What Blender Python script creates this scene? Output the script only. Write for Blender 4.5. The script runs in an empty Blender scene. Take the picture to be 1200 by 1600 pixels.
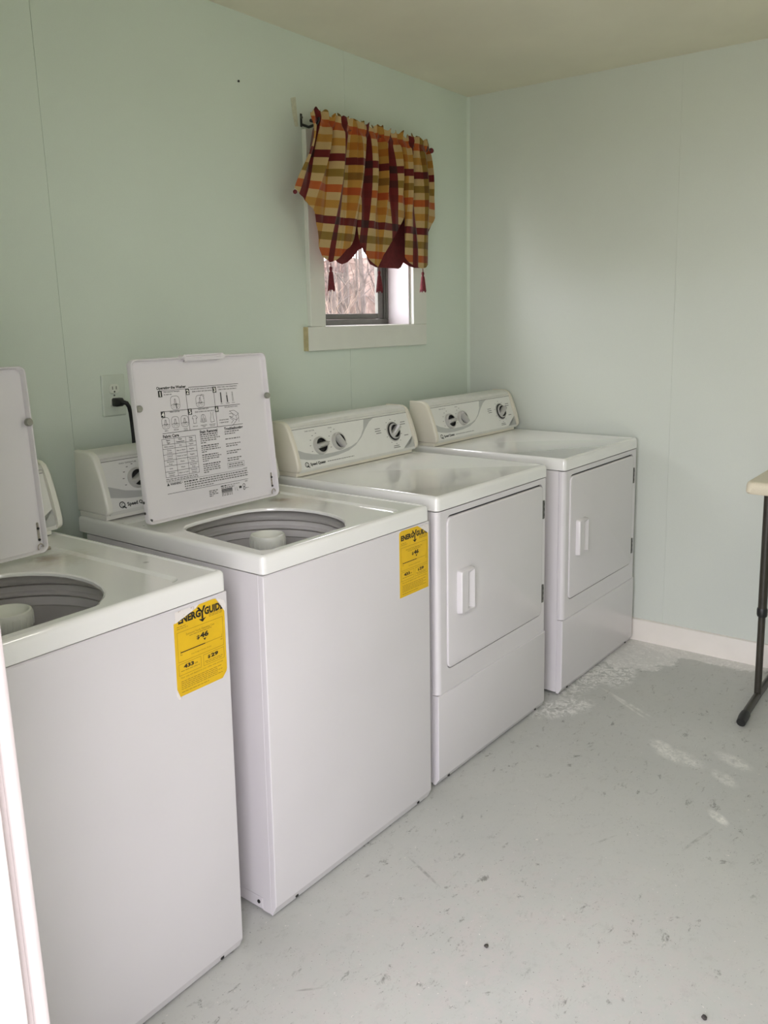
import bpy, bmesh, math, random
from mathutils import Vector, Matrix
SC = bpy.context.scene
COL = SC.collection
# ------------------------------------------------------------------ camera, daylight, exposure
CAM = (1.3537, -2.182, 1.4278)
YAW, PITCH, ROLL = -0.9232, -0.1602, -0.0165
FPX, PX, PY = 1331.085, 601.48, 714.63
cam = bpy.data.cameras.new('camera'); camo = bpy.data.objects.new('camera', cam); COL.objects.link(camo)
fw = Vector((-math.sin(YAW)*math.cos(PITCH), math.cos(YAW)*math.cos(PITCH), math.sin(PITCH)))
rt = fw.cross(Vector((0, 0, 1))).normalized(); up = rt.cross(fw)
rt, up = math.cos(ROLL)*rt+math.sin(ROLL)*up, -math.sin(ROLL)*rt+math.cos(ROLL)*up
camo.matrix_world = Matrix(((rt.x, up.x, -fw.x, CAM[0]), (rt.y, up.y, -fw.y, CAM[1]), (rt.z, up.z, -fw.z, CAM[2]), (0, 0, 0, 1)))
cam.sensor_fit = 'AUTO'; cam.sensor_width = 36; cam.lens = FPX/1600*36
cam.shift_x = -(PX-600)/1600; cam.shift_y = -(800-PY)/1600
cam.clip_start = 0.05; cam.clip_end = 200
SC.camera = camo
vs = SC.view_settings
SC.display_settings.display_device = 'sRGB'
vs.view_transform = 'Standard'; vs.look = 'None'; vs.gamma = 1; vs.use_curve_mapping = False
vs.exposure = 2.74
world = bpy.data.worlds.new('overcast_sky'); SC.world = world; world.use_nodes = True
bg = world.node_tree.nodes['Background']
bg.inputs[0].default_value = (0.985, 0.955, 1.03, 1); bg.inputs[1].default_value = 1.7
SC.cycles.use_denoising = True
SC.cycles.max_bounces = 14; SC.cycles.diffuse_bounces = 10; SC.cycles.glossy_bounces = 6
SC.cycles.sample_clamp_indirect = 8
SC.cycles.caustics_reflective = False; SC.cycles.caustics_refractive = False
def portal(name, loc, rot, sx, sy):
    l = bpy.data.lights.new(name, 'AREA'); l.shape = 'RECTANGLE'; l.size = sx; l.size_y = sy
    l.cycles.is_portal = True
    o = bpy.data.objects.new(name, l); o.location = loc; o.rotation_euler = rot; COL.objects.link(o)
# sampling portals only (they emit nothing themselves): the open doorway and the window
portal('doorway_portal', (1.41, -1.86, 1.03), (0, -math.pi/2, 0), 2.04, 1.0)
portal('window_portal', (4.15, 0.17, 1.72), (-math.pi/2, 0, 0), 0.56, 0.62)

# ------------------------------------------------------------------ materials
def srgb(r, g, b):
    f = lambda c: (c/255/12.92) if c/255 <= 0.04045 else ((c/255+0.055)/1.055)**2.4
    return (f(r), f(g), f(b), 1)
class NT:
    def __init__(s, name):
        s.m = bpy.data.materials.new(name); s.m.use_nodes = True; s.t = s.m.node_tree
        s.b = s.t.nodes['Principled BSDF']; s.coord = None
    def n(s, typ, **k):
        o = s.t.nodes.new(typ)
        for a, v in k.items(): setattr(o, a, v)
        return o
    def l(s, a, b): s.t.links.new(a, b)
    def obj(s):
        if s.coord is None: s.coord = s.n('ShaderNodeTexCoord')
        return s.coord.outputs['Object']
    def noise(s, scale, detail=4, rough=0.55, vec=None, mapscale=None, dist=0.0):
        v = vec or s.obj()
        if mapscale:
            m = s.n('ShaderNodeMapping'); m.inputs['Scale'].default_value = mapscale; s.l(v, m.inputs[0]); v = m.outputs[0]
        o = s.n('ShaderNodeTexNoise'); o.inputs['Scale'].default_value = scale; o.inputs['Detail'].default_value = detail
        o.inputs['Roughness'].default_value = rough; o.inputs['Distortion'].default_value = dist
        s.l(v, o.inputs['Vector']); return o.outputs['Fac']
    def ramp(s, fac, lo, hi):
        o = s.n('ShaderNodeMapRange'); o.interpolation_type = 'SMOOTHSTEP'
        o.inputs['From Min'].default_value = lo; o.inputs['From Max'].default_value = hi
        s.l(fac, o.inputs['Value']); return o.outputs['Result']
    def math(s, op, a, b=None):
        o = s.n('ShaderNodeMath', operation=op)
        for i, x in enumerate((a, b)):
            if x is None: continue
            if isinstance(x, (int, float)): o.inputs[i].default_value = x
            else: s.l(x, o.inputs[i])
        return o.outputs[0]
    def mix(s, fac, a, b, mode='MIX'):
        o = s.n('ShaderNodeMix', data_type='RGBA', blend_type=mode)
        if isinstance(fac, (int, float)): o.inputs[0].default_value = fac
        else: s.l(fac, o.inputs[0])
        for i, x in ((6, a), (7, b)):
            if isinstance(x, tuple): o.inputs[i].default_value = x
            else: s.l(x, o.inputs[i])
        return o.outputs[2]
    def blob(s, cx, cy, rx, ry, ang=0, cz=None, rz=1.0):
        """1 at the centre of an ellipse on the surface, 0 at its rim and outside"""
        a = s.n('ShaderNodeVectorMath', operation='SUBTRACT'); s.l(s.obj(), a.inputs[0]); a.inputs[1].default_value = (cx, cy, cz or 0)
        r = s.n('ShaderNodeVectorRotate'); r.rotation_type = 'Z_AXIS'; r.inputs['Angle'].default_value = -ang; s.l(a.outputs[0], r.inputs['Vector'])
        d = s.n('ShaderNodeVectorMath', operation='MULTIPLY'); s.l(r.outputs[0], d.inputs[0])
        d.inputs[1].default_value = (1/rx, 1/ry, 0 if cz is None else 1/rz)
        q = s.n('ShaderNodeVectorMath', operation='LENGTH'); s.l(d.outputs[0], q.inputs[0])
        return s.math('SUBTRACT', 1.0, q.outputs['Value'])
    def bump(s, h, strength=0.2, dist=0.002):
        o = s.n('ShaderNodeBump'); o.inputs['Strength'].default_value = strength; o.inputs['Distance'].default_value = dist
        s.l(h, o.inputs['Height']); s.l(o.outputs[0], s.b.inputs['Normal'])
    def set(s, col=None, rough=None, metal=0, spec=None, coat=None):
        if isinstance(col, tuple): s.b.inputs['Base Color'].default_value = col
        elif col is not None: s.l(col, s.b.inputs['Base Color'])
        if isinstance(rough, (int, float)): s.b.inputs['Roughness'].default_value = rough
        elif rough is not None: s.l(rough, s.b.inputs['Roughness'])
        s.b.inputs['Metallic'].default_value = metal
        if spec is not None: s.b.inputs['Specular IOR Level'].default_value = spec
        if coat: s.b.inputs['Coat Weight'].default_value = coat; s.b.inputs['Coat Roughness'].default_value = 0.08
        return s.m
def plain(name, col, rough=0.5, metal=0, var=0.05, scale=30, spec=None, coat=None, bump=0):
    t = NT(name); nz = t.noise(scale, 3)
    c = t.mix(t.ramp(nz, 0.3, 0.7), tuple(x*(1-var) for x in col[:3])+(1,), tuple(min(1, x*(1+var)) for x in col[:3])+(1,))
    if bump: t.bump(nz, bump)
    return t.set(c, rough, metal, spec, coat)
M = {}
def enamel(name, col, rough=0.25):
    t = NT(name)
    c = t.mix(t.ramp(t.noise(2.5, 2), 0.35, 0.65), col, tuple(x*0.975 for x in col[:3])+(1,))
    t.bump(t.noise(260, 2, 0.6), 0.03, 0.0006)
    return t.set(c, rough, coat=0.25)
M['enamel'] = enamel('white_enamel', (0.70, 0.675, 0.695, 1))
M['cap_cream'] = plain('cream_plastic', (0.72, 0.685, 0.585, 1), 0.35, var=0.02, scale=6)
M['cap_white'] = plain('off_white_plastic', (0.76, 0.755, 0.69, 1), 0.33, var=0.02, scale=6)
M['panel'] = plain('printed_console_face', (0.745, 0.745, 0.715, 1), 0.4, var=0.01)
M['swoosh'] = plain('grey_print', (0.46, 0.47, 0.455, 1), 0.4, var=0.02)
M['trimbar'] = plain('console_top_plastic', (0.66, 0.66, 0.62, 1), 0.35, var=0.02)
M['knob'] = plain('knob_grey_plastic', (0.47, 0.465, 0.44, 1), 0.4, var=0.02)
M['black'] = plain('black_plastic', (0.012, 0.012, 0.012, 1), 0.45, var=0.1)
M['ink'] = plain('black_ink', (0.025, 0.026, 0.024, 1), 0.6, var=0.02)
M['fineink'] = plain('grey_ink', (0.13, 0.13, 0.12, 1), 0.6, var=0.02)
M['white_ink'] = plain('white_ink', (0.8, 0.79, 0.75, 1), 0.6, var=0.02)
M['gap'] = plain('dark_gap', (0.02, 0.02, 0.018, 1), 0.9, var=0.02)
M['yellow'] = plain('yellow_paper', (0.72, 0.45, 0.008, 1), 0.5, var=0.04, scale=18)
M['ylwink'] = plain('label_ink', (0.012, 0.010, 0.006, 1), 0.6, var=0.02)
M['ylwfine'] = plain('label_fine_ink', (0.28, 0.17, 0.01, 1), 0.6, var=0.02)
def torn():
    t = NT('torn_paper'); c = t.mix(t.ramp(t.noise(90, 4), 0.55, 0.7), (0.74, 0.70, 0.68, 1), (0.42, 0.33, 0.28, 1)); return t.set(c, 0.8)
M['torn'] = torn()
M['tub'] = plain('tub_plastic', (0.66, 0.64, 0.61, 1), 0.4, var=0.04, scale=5)
M['tubrim'] = plain('balance_ring_plastic', (0.84, 0.82, 0.79, 1), 0.35, var=0.03, scale=5)
M['agit'] = plain('agitator_plastic', (0.74, 0.75, 0.70, 1), 0.3, var=0.02)
M['bumper'] = plain('grey_rubber', (0.27, 0.27, 0.23, 1), 0.7)
M['metal'] = plain('worn_steel', (0.42, 0.38, 0.33, 1), 0.35, metal=0.9, var=0.2, scale=120)
M['alu'] = plain('aluminium', (0.12, 0.12, 0.105, 1), 0.42, metal=0.4, var=0.06)
M['alu_dark'] = plain('dark_aluminium', (0.12, 0.12, 0.11, 1), 0.5, metal=0.5, var=0.06)
M['paint_white'] = plain('white_trim_paint', (0.70, 0.715, 0.655, 1), 0.4, var=0.02, scale=8, bump=0.03)
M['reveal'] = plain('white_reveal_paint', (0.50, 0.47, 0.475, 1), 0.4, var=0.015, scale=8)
M['jambpaint'] = plain('door_jamb_paint', (0.44, 0.40, 0.39, 1), 0.35, var=0.02, scale=6)
M['base_paint'] = plain('baseboard_paint', (0.80, 0.76, 0.71, 1), 0.35, var=0.02, scale=8)
M['pine'] = plain('bare_pine', (0.50, 0.43, 0.24, 1), 0.7, var=0.12, scale=60)
M['filler'] = plain('unpainted_patch', (0.56, 0.57, 0.44, 1), 0.7, var=0.08, scale=60)
M['outlet'] = plain('outlet_plate_paint', (0.57, 0.635, 0.555, 1), 0.35, var=0.02)
M['receptacle'] = plain('receptacle_plastic', (0.64, 0.68, 0.60, 1), 0.35, var=0.02)
M['tabletop'] = plain('table_plastic', (0.66, 0.60, 0.47, 1), 0.45, var=0.03, scale=200, bump=0.08)
M['leg'] = plain('table_leg_paint', (0.030, 0.026, 0.018, 1), 0.4, var=0.15, scale=20)
M['tassel'] = plain('tassel_thread', (0.13, 0.012, 0.018, 1), 0.8, var=0.3, scale=300)
M['lining'] = plain('curtain_lining', (0.12, 0.012, 0.014, 1), 0.85, var=0.15, scale=60)
M['cord'] = plain('cord_rubber', (0.010, 0.010, 0.010, 1), 0.5)
M['bark'] = plain('bare_bark', (0.055, 0.042, 0.036, 1), 0.9, var=0.3, scale=12)
M['twig'] = plain('dry_twig', (0.17, 0.125, 0.095, 1), 0.9, var=0.4, scale=12)
M['pebble'] = plain('dark_grit', (0.05, 0.045, 0.04, 1), 0.9)

def wall_mat(name, col):
    t = NT(name)
    n1 = t.noise(1.3, 3); n2 = t.noise(420, 2, 0.7)
    c = t.mix(t.ramp(n1, 0.3, 0.7), col, tuple(x*0.965 for x in col[:3])+(1,))
    c = t.mix(t.math('MULTIPLY', t.ramp(n2, 0.35, 0.65), 0.06), c, tuple(x*0.6 for x in col[:3])+(1,))
    t.bump(n2, 0.10, 0.0012)
    return t.set(c, 0.42, spec=0.4)
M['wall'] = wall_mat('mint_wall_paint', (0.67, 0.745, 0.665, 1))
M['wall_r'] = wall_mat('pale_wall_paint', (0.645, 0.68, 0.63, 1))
M['ceil'] = plain('ceiling_paint', (0.71, 0.685, 0.555, 1), 0.8, var=0.03, scale=2.5, bump=0.02)
def floor_mat():
    t = NT('painted_concrete')
    big = t.noise(1.6, 4, 0.6); mid = t.noise(9, 6, 0.65); fine = t.noise(70, 5, 0.7); spk = t.noise(190, 2, 0.5)
    c = t.mix(t.ramp(big, 0.3, 0.7), (0.475, 0.485, 0.465, 1), (0.515, 0.52, 0.495, 1))
    c = t.mix(t.math('MULTIPLY', t.ramp(mid, 0.45, 0.75), 0.35), c, (0.56, 0.55, 0.525, 1))
    # mottled wear toward the doorway, with dark scuffs
    wear = t.ramp(t.blob(2.55, -1.55, 1.05, 0.75, 0.4), 0.0, 0.55)
    c = t.mix(t.math('MULTIPLY', wear, t.math('MULTIPLY', t.ramp(t.noise(14, 6, 0.75), 0.42, 0.62), 0.6)), c, (0.54, 0.50, 0.49, 1))
    sc = t.noise(16, 8, 0.8, mapscale=(1, 1.8, 1), dist=0.4)
    c = t.mix(t.math('MULTIPLY', t.ramp(sc, 0.57, 0.66), t.math('MULTIPLY', t.ramp(t.noise(3.1, 3), 0.34, 0.54), 0.8)), c, (0.16, 0.155, 0.14, 1))
    c = t.mix(t.math('MULTIPLY', t.ramp(spk, 0.70, 0.735), 0.75), c, (0.06, 0.055, 0.05, 1))
    c = t.mix(t.math('MULTIPLY', t.ramp(t.noise(120, 2, 0.5, dist=1.0), 0.725, 0.76), 0.8), c, (0.80, 0.74, 0.7, 1))
    # paint flaked to white along the far wall and the foot of the far dryer
    w = t.noise(13, 8, 0.75, dist=0.5); w2 = t.noise(34, 6, 0.8, dist=1.2)
    def flaked(c, b, amt, k=1.0, lo=0.30, hi=0.42):
        m = t.ramp(t.math('ADD', t.math('MULTIPLY', b, k), t.math('MULTIPLY', t.math('SUBTRACT', w, 0.5), 1.1)), lo, hi)
        return m, t.mix(t.math('MULTIPLY', m, amt), c, (0.74, 0.73, 0.71, 1))
    for args in ((4.80, -0.90, 0.30, 0.25, 0.5), (4.93, -1.18, 0.15, 0.42, 0.0)):
        m, c = flaked(c, t.blob(*args), 0.75, 1.5)
        edge = t.math('MULTIPLY', m, t.ramp(w2, 0.50, 0.62))
        c = t.mix(t.math('MULTIPLY', edge, 0.8), c, (0.85, 0.84, 0.82, 1))
    for cx, cy, rx, ry, an in ((4.42, -0.86, 0.30, 0.10, 0.0), (4.10, -0.905, 0.17, 0.085, -0.5), (4.52, -0.95, 0.18, 0.09, 0.3)):
        b = t.blob(cx, cy, rx, ry, an)
        m = t.math('MULTIPLY', t.ramp(b, 0.0, 0.5), t.ramp(w2, 0.44, 0.58))
        c = t.mix(t.math('MULTIPLY', m, 0.85), c, (0.87, 0.86, 0.84, 1))
    # scraped streaks and pale scuffs in the open floor
    for cx, cy, rx, ry, an, k in ((4.28, -1.08, 0.17, 0.010, 1.08, .6), (4.25, -1.10, 0.14, 0.008, 1.00, .5), (3.99, -1.375, 0.11, 0.055, 1.35, .55),
                                  (4.03, -1.30, 0.06, 0.04, 0.9, .6), (4.065, -1.525, 0.09, 0.04, 1.1, .5), (3.94, -1.53, 0.07, 0.035, 0.9, .45),
                                  (3.715, -1.575, 0.05, 0.022, 0.9, .8), (3.02, -1.03, 0.09, 0.006, 1.2, -.45), (3.575, -1.56, 0.10, 0.007, 2.9, -.45), (3.42, -1.35, 0.06, 0.005, 2.7, -.4), (2.55, -1.05, 0.04, 0.004, -.8, -.5)):
        b = t.ramp(t.blob(cx, cy, rx, ry, an), 0.0, 0.6)
        m = t.math('MULTIPLY', b, t.math('ADD', 0.25, t.ramp(w2, 0.40, 0.60)) if ry > .02 else t.ramp(t.noise(40, 3), 0.3, 0.6))
        c = t.mix(t.math('MULTIPLY', m, abs(k)), c, (0.80, 0.79, 0.75, 1) if k > 0 else (0.17, 0.165, 0.15, 1))
    c = t.mix(t.math('MULTIPLY', t.ramp(t.noise(26, 6, 0.8), 0.52, 0.68), 0.22), c, (0.30, 0.295, 0.275, 1))
    t.bump(t.math('ADD', mid, t.math('MULTIPLY', fine, 0.4)), 0.12, 0.004)
    r = t.math('ADD', 0.36, t.math('MULTIPLY', t.ramp(mid, 0.3, 0.7), 0.2))
    return t.set(c, r)
M['floor'] = floor_mat()
def plaid():
    t = NT('plaid_cotton')
    uv = t.n('ShaderNodeUVMap'); sp = t.n('ShaderNodeSeparateXYZ'); t.l(uv.outputs[0], sp.inputs[0])
    RED, CRM, GRN, RST, GLD = (0.235, 0.006, 0.012, 1), (1, 1, 1, 1), (0.46, 0.40, 0.11, 1), (0.80, 0.24, 0.06, 1), (0.84, 0.60, 0.20, 1)
    def bands(sock, seq, pos=None):
        f = t.math('FRACT', sock); r = t.n('ShaderNodeValToRGB'); r.color_ramp.interpolation = 'CONSTANT'
        el = r.color_ramp.elements
        while len(el) < len(seq): el.new(0.5)
        for i, c in enumerate(seq): el[i].position = pos[i]/8 if pos else i/len(seq); el[i].color = c
        t.l(f, r.inputs[0]); return r.outputs[0]
    rows = bands(sp.outputs[1], [RED, CRM, GRN, CRM, RST, CRM, GLD, CRM])
    stops = [(0, CRM)]
    for k in range(5): stops += [(8.12+4*k, RED), (8.86+4*k, CRM), (9.9+4*k, GLD if k < 4 else GRN), (11.05+4*k, CRM)]
    cols = bands(sp.outputs[0], [q[1] for q in stops], [q[0]/4 for q in stops])
    c = t.mix(1.0, rows, cols, 'MULTIPLY')
    c = t.mix(1.0, c, (0.45, 0.315, 0.135, 1), 'MULTIPLY')
    wv = t.noise(900, 1, 0.5)
    c = t.mix(t.math('MULTIPLY', t.ramp(wv, 0.4, 0.6), 0.12), c, (0.1, 0.03, 0.02, 1))
    t.bump(wv, 0.12, 0.0006)
    m = t.set(c, 0.75, spec=0.3); t.b.inputs['Sheen Weight'].default_value = 0.15
    return m
M['plaid'] = plaid()
def glass():
    t = NT('window_glass'); o = t.t.nodes['Material Output']; t.t.nodes.remove(t.b)
    tr = t.n('ShaderNodeBsdfTransparent'); gl = t.n('ShaderNodeBsdfGlossy'); gl.inputs['Roughness'].default_value = 0.02
    mx = t.n('ShaderNodeMixShader'); mx.inputs[0].default_value = 0.06
    t.l(tr.outputs[0], mx.inputs[1]); t.l(gl.outputs[0], mx.inputs[2]); t.l(mx.outputs[0], o.inputs[0])
    return t.m
M['glass'] = glass()
def ground_mat():
    t = NT('gravel_and_dry_grass'); c = t.mix(t.ramp(t.noise(3, 8, 0.7), 0.35, 0.65), (0.29, 0.28, 0.20, 1), (0.44, 0.42, 0.33, 1)); return t.set(c, 0.95)
M['ground'] = ground_mat()
def lit_top_mat(name, spots):
    """white enamel top with rust bleeding from the lid hinge and a few chips; coordinates are the machine's own"""
    t = NT(name); col = (0.84, 0.835, 0.82, 1)  # tops coloured lighter than the fronts in place of more light from above
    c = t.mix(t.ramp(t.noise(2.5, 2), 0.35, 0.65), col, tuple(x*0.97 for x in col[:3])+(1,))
    w = t.noise(40, 5, 0.7)
    for x, y, r, colr, amt in spots:
        b = t.blob(x, y, r, r)
        m = t.ramp(t.math('ADD', b, t.math('MULTIPLY', t.math('SUBTRACT', w, 0.5), 0.9)), 0.15, 0.9)
        c = t.mix(t.math('MULTIPLY', m, amt), c, colr)
    return t.set(c, 0.15, spec=0.8, coat=0.6)

# ------------------------------------------------------------------ mesh builder
class MB:
    def __init__(s): s.v = []; s.f = []; s.mi = []; s.uv = None
    def add(s, vs, fs, mi=0, X=None):
        o = len(s.v)
        for p in vs:
            p = Vector(p)
            s.v.append(tuple(X @ p if X is not None else p))
        for f in fs: s.f.append([i+o for i in f]); s.mi.append(mi)
    def frombm(s, bm, mi=0, X=None):
        bm.verts.ensure_lookup_table(); bm.verts.index_update()
        s.add([v.co for v in bm.verts], [[v.index for v in f.verts] for f in bm.faces], mi, X); bm.free()
    def box(s, x0, x1, y0, y1, z0, z1, bev=0, seg=2, mi=0, X=None):
        bm = bmesh.new(); bmesh.ops.create_cube(bm, size=1)
        for v in bm.verts: v.co = ((x0+x1)/2+v.co.x*(x1-x0), (y0+y1)/2+v.co.y*(y1-y0), (z0+z1)/2+v.co.z*(z1-z0))
        if bev: bmesh.ops.bevel(bm, geom=bm.edges[:], offset=bev, segments=seg, affect='EDGES', profile=0.5)
        s.frombm(bm, mi, X)
    def prism(s, prof, a0, a1, axis='x', bev=0, seg=2, sel=None, mi=0, X=None):
        """prof: 2D polygon in the two other axes (y,z | x,z | x,y), extruded from a0 to a1"""
        P = {'x': lambda a, p: (a, p[0], p[1]), 'y': lambda a, p: (p[0], a, p[1]), 'z': lambda a, p: (p[0], p[1], a)}[axis]
        bm = bmesh.new(); n = len(prof)
        A = [bm.verts.new(P(a0, p)) for p in prof]; B = [bm.verts.new(P(a1, p)) for p in prof]
        bm.faces.new(A); bm.faces.new(B[::-1])
        for i in range(n): bm.faces.new((A[i], B[i], B[(i+1) % n], A[(i+1) % n]))
        bmesh.ops.recalc_face_normals(bm, faces=bm.faces[:])
        if bev:
            es = [e for e in bm.edges if (sel is None or sel(e))]
            bmesh.ops.bevel(bm, geom=es, offset=bev, segments=seg, affect='EDGES', profile=0.5, clamp_overlap=True)
        s.frombm(bm, mi, X)
    def loft(s, loops, mi=0, cap0=False, cap1=False, X=None, closed=True):
        n = len(loops[0]); vs = [p for l in loops for p in l]; fs = []
        for k in range(len(loops)-1):
            for i in range(n if closed else n-1):
                j = (i+1) % n; fs.append((k*n+i, k*n+j, (k+1)*n+j, (k+1)*n+i))
        if cap0: fs.append(tuple(range(n))[::-1])
        if cap1: fs.append(tuple(range((len(loops)-1)*n, len(loops)*n)))
        s.add(vs, fs, mi, X)
    def lathe(s, prof, seg=32, c=(0, 0, 0), mi=0, X=None, cap0=False, cap1=False):
        s.loft([[(c[0]+r*math.cos(2*math.pi*i/seg), c[1]+r*math.sin(2*math.pi*i/seg), c[2]+z) for i in range(seg)] for r, z in prof], mi, cap0, cap1, X)
    def tube(s, pts, r, seg=10, mi=0, caps=True):
        pts = [Vector(p) for p in pts]; rr = r if isinstance(r, list) else [r]*len(pts); L = []
        prev = None
        for i, p in enumerate(pts):
            d = (pts[min(i+1, len(pts)-1)]-pts[max(i-1, 0)]).normalized()
            if prev is None: a = d.orthogonal().normalized()
            else: a = (prev-d*prev.dot(d)).normalized()
            prev = a; b = d.cross(a)
            L.append([tuple(p+rr[i]*(math.cos(2*math.pi*k/seg)*a+math.sin(2*math.pi*k/seg)*b)) for k in range(seg)])
        s.loft(L, mi, caps, caps)
    def holed(s, outer, inner, mi=0, X=None):
        """flat face between an outer loop and an inner hole loop"""
        bm = bmesh.new(); es = []
        for lp in (outer, inner):
            vs = [bm.verts.new(p) for p in lp]
            es += [bm.edges.new((vs[i], vs[(i+1) % len(vs)])) for i in range(len(vs))]
        bmesh.ops.triangle_fill(bm, use_beauty=True, use_dissolve=False, edges=es)
        s.frombm(bm, mi, X)
    def build(s, name, mats, parent=None, smooth=35, loc=None, recalc=True):
        me = bpy.data.meshes.new(name); me.from_pydata(s.v, [], s.f)
        for m in (mats if isinstance(mats, (list, tuple)) else [mats]): me.materials.append(M[m] if isinstance(m, str) else m)
        for p, i in zip(me.polygons, s.mi): p.material_index = i
        if s.uv:
            ul = me.uv_layers.new(name='UVMap')
            for lp in me.loops: ul.data[lp.index].uv = s.uv[lp.vertex_index]
        if recalc:
            bm = bmesh.new(); bm.from_mesh(me); bmesh.ops.recalc_face_normals(bm, faces=bm.faces[:]); bm.to_mesh(me); bm.free()
        if smooth:
            me.polygons.foreach_set('use_smooth', [True]*len(me.polygons)); me.set_sharp_from_angle(angle=math.radians(smooth))
        me.update()
        o = bpy.data.objects.new(name, me); COL.objects.link(o)
        if parent is not None: o.parent = parent
        if loc: o.location = loc
        return o
def empty(name, loc, rz=0):
    o = bpy.data.objects.new(name, None); COL.objects.link(o); o.location = loc; o.rotation_euler = (0, 0, rz); o.empty_display_size = 0.1; return o
def tag(o, label=None, cat=None, group=None, kind=None):
    for k, v in (('label', label), ('category', cat), ('group', group), ('kind', kind)):
        if v: o[k] = v
    return o
def rrect(x0, x1, y0, y1, r, n=5, f=lambda x, y: (x, y)):
    rs = r if isinstance(r, (list, tuple)) else [r]*4; out = []   # corners: x1y1, x0y1, x0y0, x1y0
    for k, (cx, cy, sx, sy) in enumerate(((x1, y1, -1, -1), (x0, y1, 1, -1), (x0, y0, 1, 1), (x1, y0, -1, 1))):
        q = rs[k]
        for i in range(n+1):
            a = math.pi/2*(k+i/n); out.append(f(cx+sx*q+q*math.cos(a), cy+sy*q+q*math.sin(a)))
    return out
# ---- flat print: 2D text and strokes gathered on a plane
_tc = {}
def glyphs(txt, bold=0.0, res=2):
    k = (txt, bold, res)
    if k not in _tc:
        cu = bpy.data.curves.new('t', 'FONT'); cu.body = txt; cu.size = 1; cu.offset = bold; cu.resolution_u = res
        ob = bpy.data.objects.new('t', cu); COL.objects.link(ob)
        dg = bpy.context.evaluated_depsgraph_get(); me = bpy.data.meshes.new_from_object(ob.evaluated_get(dg))
        vs = [(v.co.x, v.co.y) for v in me.vertices]; fs = [tuple(p.vertices) for p in me.polygons]
        bpy.data.objects.remove(ob); bpy.data.curves.remove(cu); bpy.data.meshes.remove(me)
        xs = [v[0] for v in vs] or [0]
        _tc[k] = (vs, fs, min(xs), max(xs))
    return _tc[k]
class Print:
    def __init__(s, f): s.mb = MB(); s.f = f           # f maps plane (a, b, lift) to 3D
    def text(s, txt, a, b, size, bold=0.0, align='l', mi=0, width=None, res=2, lift=0.0):
        vs, fs, x0, x1 = glyphs(txt, bold, res)
        sx = size if width is None else width/(x1-x0)
        off = {'l': x0, 'c': (x0+x1)/2, 'r': x1}[align]
        s.mb.add([s.f(a+(x-off)*sx, b+y*size, lift) for x, y in vs], fs, mi)
    def line(s, pts, w, mi=0, closed=False, lift=0.0):
        P = [Vector(p) for p in pts]
        if closed: P.append(P[0])
        for p, q in zip(P, P[1:]):
            d = (q-p)
            if d.length < 1e-7: continue
            d.normalize(); n = Vector((-d.y, d.x))*w/2; e = d*w*0.3
            s.mb.add([s.f(*(c), lift) for c in (p-e-n, q+e-n, q+e+n, p-e+n)], [(0, 1, 2, 3)], mi)
    def poly(s, pts, mi=0, lift=0.0):
        s.mb.add([s.f(p[0], p[1], lift) for p in pts], [tuple(range(len(pts)))], mi)
    def rect(s, a0, a1, b0, b1, mi=0, lift=0.0): s.poly([(a0, b0), (a1, b0), (a1, b1), (a0, b1)], mi, lift)
    def arc(s, ca, cb, ra, rb, w, mi=0, a0=0, a1=360, n=20, lift=0.0):
        s.line([(ca+ra*math.cos(math.radians(a0+(a1-a0)*i/n)), cb+rb*math.sin(math.radians(a0+(a1-a0)*i/n))) for i in range(n+1)], w, mi, lift=lift)
    def dashes(s, a0, a1, b, h, rnd, mi=0, lift=0.0):
        """a line of print too small to read: word-long strokes"""
        a = a0
        while a < a1-0.002:
            w = min(rnd.uniform(0.004, 0.011), a1-a); s.rect(a, a+w, b, b+h, mi, lift); a += w+0.0022
    def build(s, name, mats, parent): return s.mb.build(name, mats, parent, smooth=0, recalc=False)

# ------------------------------------------------------------------ room shell
WL = 0.39                                                 # wall thickness added to cut daylight on the near washer
XL, XR, ZC, YF, WT = 1.783, 4.9246, 2.4385, -3.35, 0.16
def structure(name, mb, mat, parent=None, smooth=30):
    o = mb.build(name, mat, parent, smooth); 
    if parent is None: tag(o, kind='structure')
    return o
b = MB(); b.box(XL-WL-0.01, XR+0.12, YF-0.12, WT, -0.10, 0.0); floor = structure('floor', b, 'floor')
b = MB(); b.box(XL-WL-0.01, XR+0.12, YF-0.12, WT, ZC, ZC+0.10); ceiling = structure('ceiling', b, 'ceil')
WX0, WX1, WZ0, WZ1 = 3.862, 4.431, 1.405, 2.03          # window opening
b = MB()
for x0, x1, z0, z1 in ((XL-WL-0.01, WX0, 0, ZC), (WX1, XR+0.12, 0, ZC), (WX0, WX1, 0, WZ0), (WX0, WX1, WZ1, ZC)): b.box(x0, x1, 0.0012, WT, z0, z1)
wall_back = structure('wall_back', b, 'wall')
g = 0.0007
def sheet(rects, parent, mat, plane):
    m = MB()
    for rc_ in rects:
        if len(rc_) == 5:      # a sheet whose right edge is a little out of plumb
            a0, a1, a1t, z0, z1 = rc_; m.prism([(a0, z0), (a1, z0), (a1t, z1), (a0, z1)], -0.0005, 0.0045, 'y'); continue
        if len(rc_) == 6:
            a0, a0t, a1, z0, z1, _ = rc_; m.prism([(a0, z0), (a1, z0), (a1, z1), (a0t, z1)], -0.0005, 0.0045, 'y'); continue
        a0, a1, z0, z1 = rc_
        if plane == 'y': m.box(a0, a1, -0.0005, 0.0045, z0, z1)
        else: m.box(XR-0.0045, XR+0.0005, a0, a1, z0, z1)
    return m.build('wall_panel', mat, parent, 30)
S1, S2 = 2.747, 4.019
sheet([(XL, 2.784-g, 2.7145-g, 0, ZC)], wall_back, 'wall', 'y')
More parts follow.
